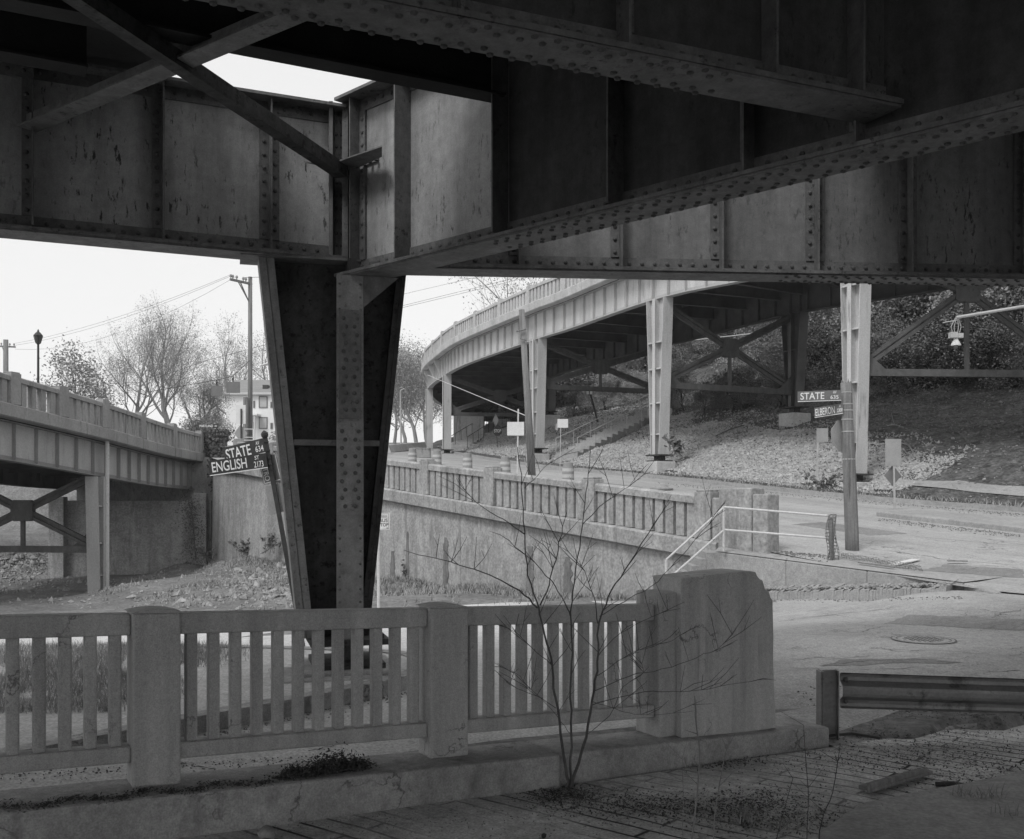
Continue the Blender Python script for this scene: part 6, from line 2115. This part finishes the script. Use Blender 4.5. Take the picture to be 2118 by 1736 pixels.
# grit swept along the kerbs
rg2 = random.Random(44)
mb = MB()
for (a, b, n_g, sp) in (((1560, 1243), (1990, 1234), 160, 3), ((1815, 1072), (2110, 1106), 420, 4), ((1360, 998), (2118, 1064), 700, 3), ((1610, 1480), (1700, 1500), 300, 8), ((1604, 1140), (1720, 1150), 200, 5), ((1800, 1440), (2118, 1478), 700, 16), ((1650, 1420), (2118, 1400), 300, 40), ((380, 1530), (870, 1425), 350, 7), ((0, 1600), (700, 1560), 300, 12)):
    for _ in range(n_g):
        t = rg2.random()
        try: q = hit(a[0] + (b[0] - a[0]) * t, a[1] + (b[1] - a[1]) * t + abs(rg2.gauss(0, sp)))
        except ValueError: continue
        if q.z > 3: continue
        chip(mb, (q.x, q.y, q.z + .003), rg2.uniform(.008, .026) * min(1, q.y / 21), rg2)
tag(mb.build('grit', M['spall']), 'dark grit and crumbs along the kerbs', 'grit', kind='stuff')
# hanging lamp on a long arm
LM = thing('hanging_lamp', 'pale bell-shaped lamp hanging from a long pipe arm at the right', 'street lamp', P(2330, 1100, 27))
mb = MB(); mb.tube([P(1978, 657, 27), P(2118, 634, 27), P(2330, 600, 27)], .042, 8); mb.build('arm', M['galv'], LM)
q = P(2330, 600, 27)
mb = MB(); mb.tube([Vector((q.x, q.y, gz(q.x, q.y))), q + Vector((0, 0, .6))], [.14, .10], 10); mb.build('mast', M['galv'], LM)
c = P(1977, 690, 27)
mb = MB()
mb.box(c.x - .16, c.y - .09, c.z - .12, c.x + .02, c.y + .09, c.z + .03); mb.box(c.x + .03, c.y - .08, c.z - .12, c.x + .17, c.y + .08, c.z + .0)
mb.build('ballast_box', M['galv'], LM)
mb = MB(); mb.lathe(P(1977, 715, 27), [(.13, 0), (.12, .04), (.08, .12), (.055, .17), (.05, .19)], 14); mb.build('shade', M['white_pipe'], LM)
mb = MB(); mb.lathe(P(1977, 715, 27) - Vector((0, 0, .1)), [(.03, 0), (.06, .05), (.06, .1)], 10); mb.build('bulb', M['glass_dark'], LM)
mb = MB()
for dx in (-.09, -.03, .05, .1): mb.tube([P(1979, 658, 27) + Vector((dx * .4, 0, 0)), P(1977, 676, 27) + Vector((dx * 1.4, 0, 0)), P(1977, 688, 27) + Vector((dx, 0, 0))], .010, 4)
mb.tube([P(1950, 668, 27), P(1982, 662, 27)], .012, 4)
mb.build('hanger', M['galv'], LM)

# left background: poles, lamp, house, signs
def util_pole(u, vtop, Y, r, label, arm):
    b = P(u, 1000, Y); b.z = gz(b.x, b.y)
    T = thing('utility_pole', label, 'utility pole', b)
    tp = P(u, vtop, Y)
    mb = MB(); mb.tube([b - Vector((0, 0, .2)), b.lerp(tp, .5), tp], [r * 1.25, r * 1.1, r], 10); mb.build('shaft', M['wood_pole'], T, smooth=True)
    a0, a1, ya0, ya1 = arm
    A, B = P(a0[0], a0[1], Y + ya0), P(a1[0], a1[1], Y + ya1)
    mb = MB(); mb.bar(A, B, .12, .14); c = mb.build('crossarm', M['wood_pole'], T)
    mb = MB()
    for t in (.03, .12, .3, .6, .72, .93):
        q = A.lerp(B, t) + Vector((0, 0, .07))
        mb.lathe(q, [(.035, 0), (.03, .08), (.075, .10), (.085, .19), (.05, .26)], 8)
    mb.build('insulator', M['sign_back'], c)['kind'] = 'stuff'
    mb = MB()
    mb.bar(A.lerp(B, .45), tp - Vector((0, 0, 1.8)), .06, .05)
    mb.bar(A.lerp(B, .35), tp - Vector((0, 0, 1.75)), .05, .05)
    mb.build('arm_brace', M['wood_pole'], T)
    return T, A, B
T1, A1_, B1_ = util_pole(517.5, 573, 66, .13, 'tall utility pole with a slanting crossarm in front of the white house', ((476, 578), (521, 588), -1.2, .05))
mb = MB(); mb.tube([P(508, 930, 65.6), P(508.5, 822, 65.6)], [.19, .17], 8)
o = mb.build('pole_stub', M['wood_pole'], T1)
mb = MB()
for v in (888, 905, 911, 918): mb.tube([P(503, v, 65.3), P(524, v, 65.3)], .03, 4)
mb.build('strap', M['white_pipe'], T1)
T2, A2_, B2_ = util_pole(12, 703, 95, .22, 'short-looking distant utility pole at the left edge', ((-10, 716), (32, 718), 0, 0))
lb = P(79, 1000, 47); lb.z = gz(lb.x, lb.y)
SL = thing('street_lamp', 'slim dark lantern street lamp standing behind the left bridge railing', 'street lamp', lb)
mb = MB(); mb.tube([Vector((P(79, 0, 47).x, 47, 2.5)), P(79, 712, 47)], [.075, .05], 8); mb.build('lamp_post', M['iron'], SL)
c = P(79, 712, 47)
mb = MB(); mb.lathe(c, [(.05, -.02), (.07, 0), (.10, .03), (.185, .34), (.19, .36)], 8); mb.build('lantern', M['glass_dark'], SL)
mb = MB(); mb.lathe(c + Vector((0, 0, .36)), [(.215, 0), (.215, .03), (.10, .17), (.05, .2), (.05, .24), (.015, .32)], 8); mb.build('lantern_cap', M['iron'], SL)
mb = MB()
for k in range(4):
    a = k * math.pi / 2 + .4
    mb.tube([c + Vector((math.cos(a) * .1, math.sin(a) * .1, .03)), c + Vector((math.cos(a) * .195, math.sin(a) * .195, .36))], .012, 4)
mb.build('lantern_frame', M['iron'], SL)

# white house
YH = 130.0
def HP(u, v, dy=0): return P(u, v, YH) + Vector((0, dy, 0))
hb = HP(530, 920)
hz0 = gz(hb.x, YH) - .3
HS = thing('white_house', 'two-storey white house with a grey shingle roof behind the utility pole', 'house', (hb.x, YH, hz0))
x0, x1 = HP(468, 0).x, HP(592, 0).x
ze = HP(0, 814).z; zr = HP(0, 778).z
mb = MB(); mb.box(x0, YH, hz0, x1, YH + 9, ze); mb.build('wall', M['siding'], HS)
mb = MB()
ov = .35
mb.prism([(x0 - ov, YH - ov, ze), (x0 - ov, YH - ov, ze + .12), (x0 - ov, YH + 4.5, zr), (x0 - ov, YH + 9 + ov, ze + .12), (x0 - ov, YH + 9 + ov, ze)], (x1 - x0 + ov - .35, 0, 0))
rf = mb.build('roof', M['roof'], HS)
mb = MB(); mb.box(x0 - ov, YH - ov - .14, ze - .18, x1 + .1, YH - ov - .005, ze + .1); mb.build('gutter', M['white_pipe'], HS)
mb = MB(); q = HP(546, 800); mb.box(q.x - .4, YH + .9, q.z - .25, q.x + .3, YH + 1.9, q.z + .32); mb.build('roof_vent', M['iron'], rf)
def hwin(u0, v0, u1, v1, blind=True):
    a, b = HP(u0, v1), HP(u1, v0)
    f = MB(); t = .12
    for X0, Z0, X1, Z1 in ((a.x, a.z, a.x + t, b.z), (b.x - t, a.z, b.x, b.z), (a.x + t, a.z, b.x - t, a.z + t), (a.x + t, b.z - t, b.x - t, b.z)):
        f.box(X0, YH - .09, Z0, X1, YH + .02, Z1)
    fo = f.build('window', M['sign_grey'], HS)
    m_ = MB(); m_.box(a.x + t, YH - .05, a.z + t, b.x - t, YH - .02, b.z - t); m_.build('pane', M['shade'] if blind else M['glass_dark'], fo)
for v0, v1 in ((819.5, 844), (863, 887.5)):
    hwin(535.5, v0, 553.5, v1); hwin(559.5, v0 + 12, 564.5, v1, False); hwin(524, v0 + 10, 527.5, v1, False)
mb = MB(); a, b = HP(515, 861), HP(539, 857.5); mb.box(a.x, YH - 1.8, a.z, b.x, YH - .01, b.z); mb.build('porch_roof', M['siding'], HS)
mb = MB()
for u in (533, 518): q = HP(u, 0); mb.box(q.x - .09, YH - 1.7, hz0, q.x + .09, YH - 1.52, a.z)
mb.build('porch_post', M['white_pipe'], HS)
# dark boards hung over the street, signs and fence at the top of the hill
for k, (u0, v0, u1, v1, lab) in enumerate(((437, 798, 460, 820, 'lower left dark rectangular board hanging from the span wire'), (468, 790, 496, 813, 'upper right dark rectangular board hanging before the house roof'))):
    T = thing('hanging_board', lab, 'hanging board', P((u0 + u1) / 2, v0, 62), 'dark boards on the span wire')
    mb = MB(); panel(mb, P(u0, v1, 62), P(u1, v1, 62), P(u0, v0, 62), .06); mb.build('board', M['sign_grey'], T)
    mb = MB(); uu = (u0 + u1) / 2; mb.tube([P(uu, v0, 62.02), P(uu, v0 - 12, 62.02)], .035, 5); mb.lathe(P(uu, v0 - 6, 62.02), [(.03, -.1), (.08, 0), (.03, .1)], 6); mb.build('hanger', M['iron'], T)
simple_sign('road_sign', 'bare square sign back above a diamond sign back beside the utility pole', 499, 925, 57, [('square_back', 'rect', 488, 838, 508, 877, 'sign_white', None, .05), ('diamond_back', 'dia', 484, 878, 512, 915, 'sign_back', None, .05)], 499, 846, .05, 'iron')
mb = MB()
sgn = simple_sign('street_name_sign', 'small distant street name sign reading Maryland above the ivy pillar', 447, 905, 62, [('name_blade', 'rect', 411, 877, 452, 886, 'sign_dark', [('MARYLAND', .04, .72, .22, .82, 'white_paint'), ('AV', .80, .93, .3, .75, 'white_paint')], -.03), ('small_plate', 'rect', 439, 889, 446, 895, 'sign_white', None, -.03), ('small_plate', 'rect', 448, 889, 455, 895, 'sign_white', None, -.03)], 447, 880, .03, 'iron')
mb = MB()
fa, fb = P(548, 931, 60), P(612, 931, 57)
FN = thing('picket_fence', 'pale picket fence on the far side of the street by the house', 'fence', fa)
for k in range(40):
    q = fa.lerp(fb, k / 39)
    mb.box(q.x - .03, q.y - .012, q.z - .6, q.x + .03, q.y + .012, q.z + .55)
mb.build('pickets', M['conc_far'], FN)
mb = MB()
for h_ in (.1, .42): mb.bar(fa + Vector((0, .03, h_)), fb + Vector((0, .03, h_)), .03, .07)
mb.build('fence_rail', M['conc_far'], FN)
make_tree('hedge_shrub', 'pale low shrub in front of the white house by the picket fence', 'shrub', P(586, 922, 66), 1.6, (5, 4), 5, .06, 'leaf_pale', 1400, .07, .3, spread=1.3, first=.3)
# cobra street light behind the column
CL = thing('street_light', 'pale curved street-light arm reaching out from behind the column', 'street lamp', P(640, 930, 75))
mb = MB(); mb.tube(catmull([P(640, 930, 75), P(640, 770, 75), P(620, 748, 75), P(577, 748.5, 75), P(555, 752, 75)], 4), .07, 6); mb.build('lamp_arm', M['white_pipe'], CL)
mb = MB(); mb.tube([P(556, 752, 75), P(538, 757, 75)], [.12, .07], 6); mb.build('lamp_head', M['white_pipe'], CL)
mb = MB(); lp_ = P(829.5, 925, 112); lp_.z = gz(lp_.x, lp_.y); mb.tube([lp_, P(828, 808, 112)], [.11, .07], 6); mb.tube([P(828, 808, 112), P(836, 804, 112)], .05, 5)
tag(mb.build('light_pole', M['galv'], origin=lp_), 'thin tall light pole among the hazy trees beside the column', 'pole')

# overhead lines
def line(label, pts, r, m='wire', sag=0.0):
    mb = MB()
    out = []
    for a, b in zip(pts, pts[1:]):
        for k in range(10):
            t = k / 10
            out.append(a.lerp(b, t) - Vector((0, 0, sag * 4 * t * (1 - t))))
    out.append(pts[-1])
    mb.tube(out, r, 4)
    tag(mb.build('overhead_wire', M[m], origin=pts[0]), label, 'wire', 'overhead wires')
i0 = [A1_.lerp(B1_, t) + Vector((0, 0, .3)) for t in (.03, .12, .3)]
line('overhead wire running left from the end of the crossarm, uppermost', [i0[0], A2_.lerp(B2_, .9) + Vector((0, 0, .3))], .010, sag=.5)
line('overhead wire running left from the crossarm, just under the uppermost', [i0[1], A2_.lerp(B2_, .9) + Vector((0, 0, .12))], .010, sag=.6)
line('lowest of the overhead wires running left from the crossarm', [i0[2], A2_.lerp(B2_, .98) + Vector((0, 0, -.2))], .010, sag=1.4)
line('overhead wire from the crossarm rightwards behind the column', [A1_.lerp(B1_, .6) + Vector((0, 0, .3)), P(700, 570, 70)], .014)
line('overhead wire through the sky right of the column, lower one', [P(700, 672, 72), P(843, 634, 76), P(1010, 594, 82), P(1180, 552, 90)], .012)
line('overhead wire through the sky right of the column, upper one', [P(700, 668, 72), P(843, 630, 76), P(1010, 589, 82), P(1180, 545, 90)], .012)
line('faint overhead wire high in the gap right of the column', [P(700, 640, 90), P(850, 605, 90), P(1000, 570, 90), P(1100, 545, 90)], .012)
line('span wire carrying the dark boards across the street', [P(300, 812, 62), P(449, 786, 62), P(482, 778, 62), P(518, 745, 66)], .02)
line('slack wire crossing the trees towards the utility pole', [P(100, 800, 70), P(300, 790, 70), P(430, 745, 68), P(518, 722, 66), P(600, 700, 66)], .012)
# pale pipe line on the hillside
line('pale wire along the wooded hillside behind the cross-braced columns', [P(1330, 716, 62), P(1560, 690, 60), P(1700, 655, 58), P(1900, 620, 56), P(2100, 585, 55)], .03, 'wire_pale')

# ---------------------------------------------------------------- the light spring haze
hz = MB(); hz.box(-260, -200, -14, 260, 360, 62)
hm = bpy.data.materials.new('spring_haze'); hm.use_nodes = True
hm.node_tree.nodes.clear()
vo = hm.node_tree.nodes.new('ShaderNodeVolumePrincipled'); vo.inputs['Color'].default_value = (.9, .9, .9, 1); vo.inputs['Density'].default_value = .0004
oo = hm.node_tree.nodes.new('ShaderNodeOutputMaterial'); hm.node_tree.links.new(vo.outputs[0], oo.inputs['Volume'])
tag(hz.build('haze', hm), 'light spring haze over the street', 'haze', kind='stuff')
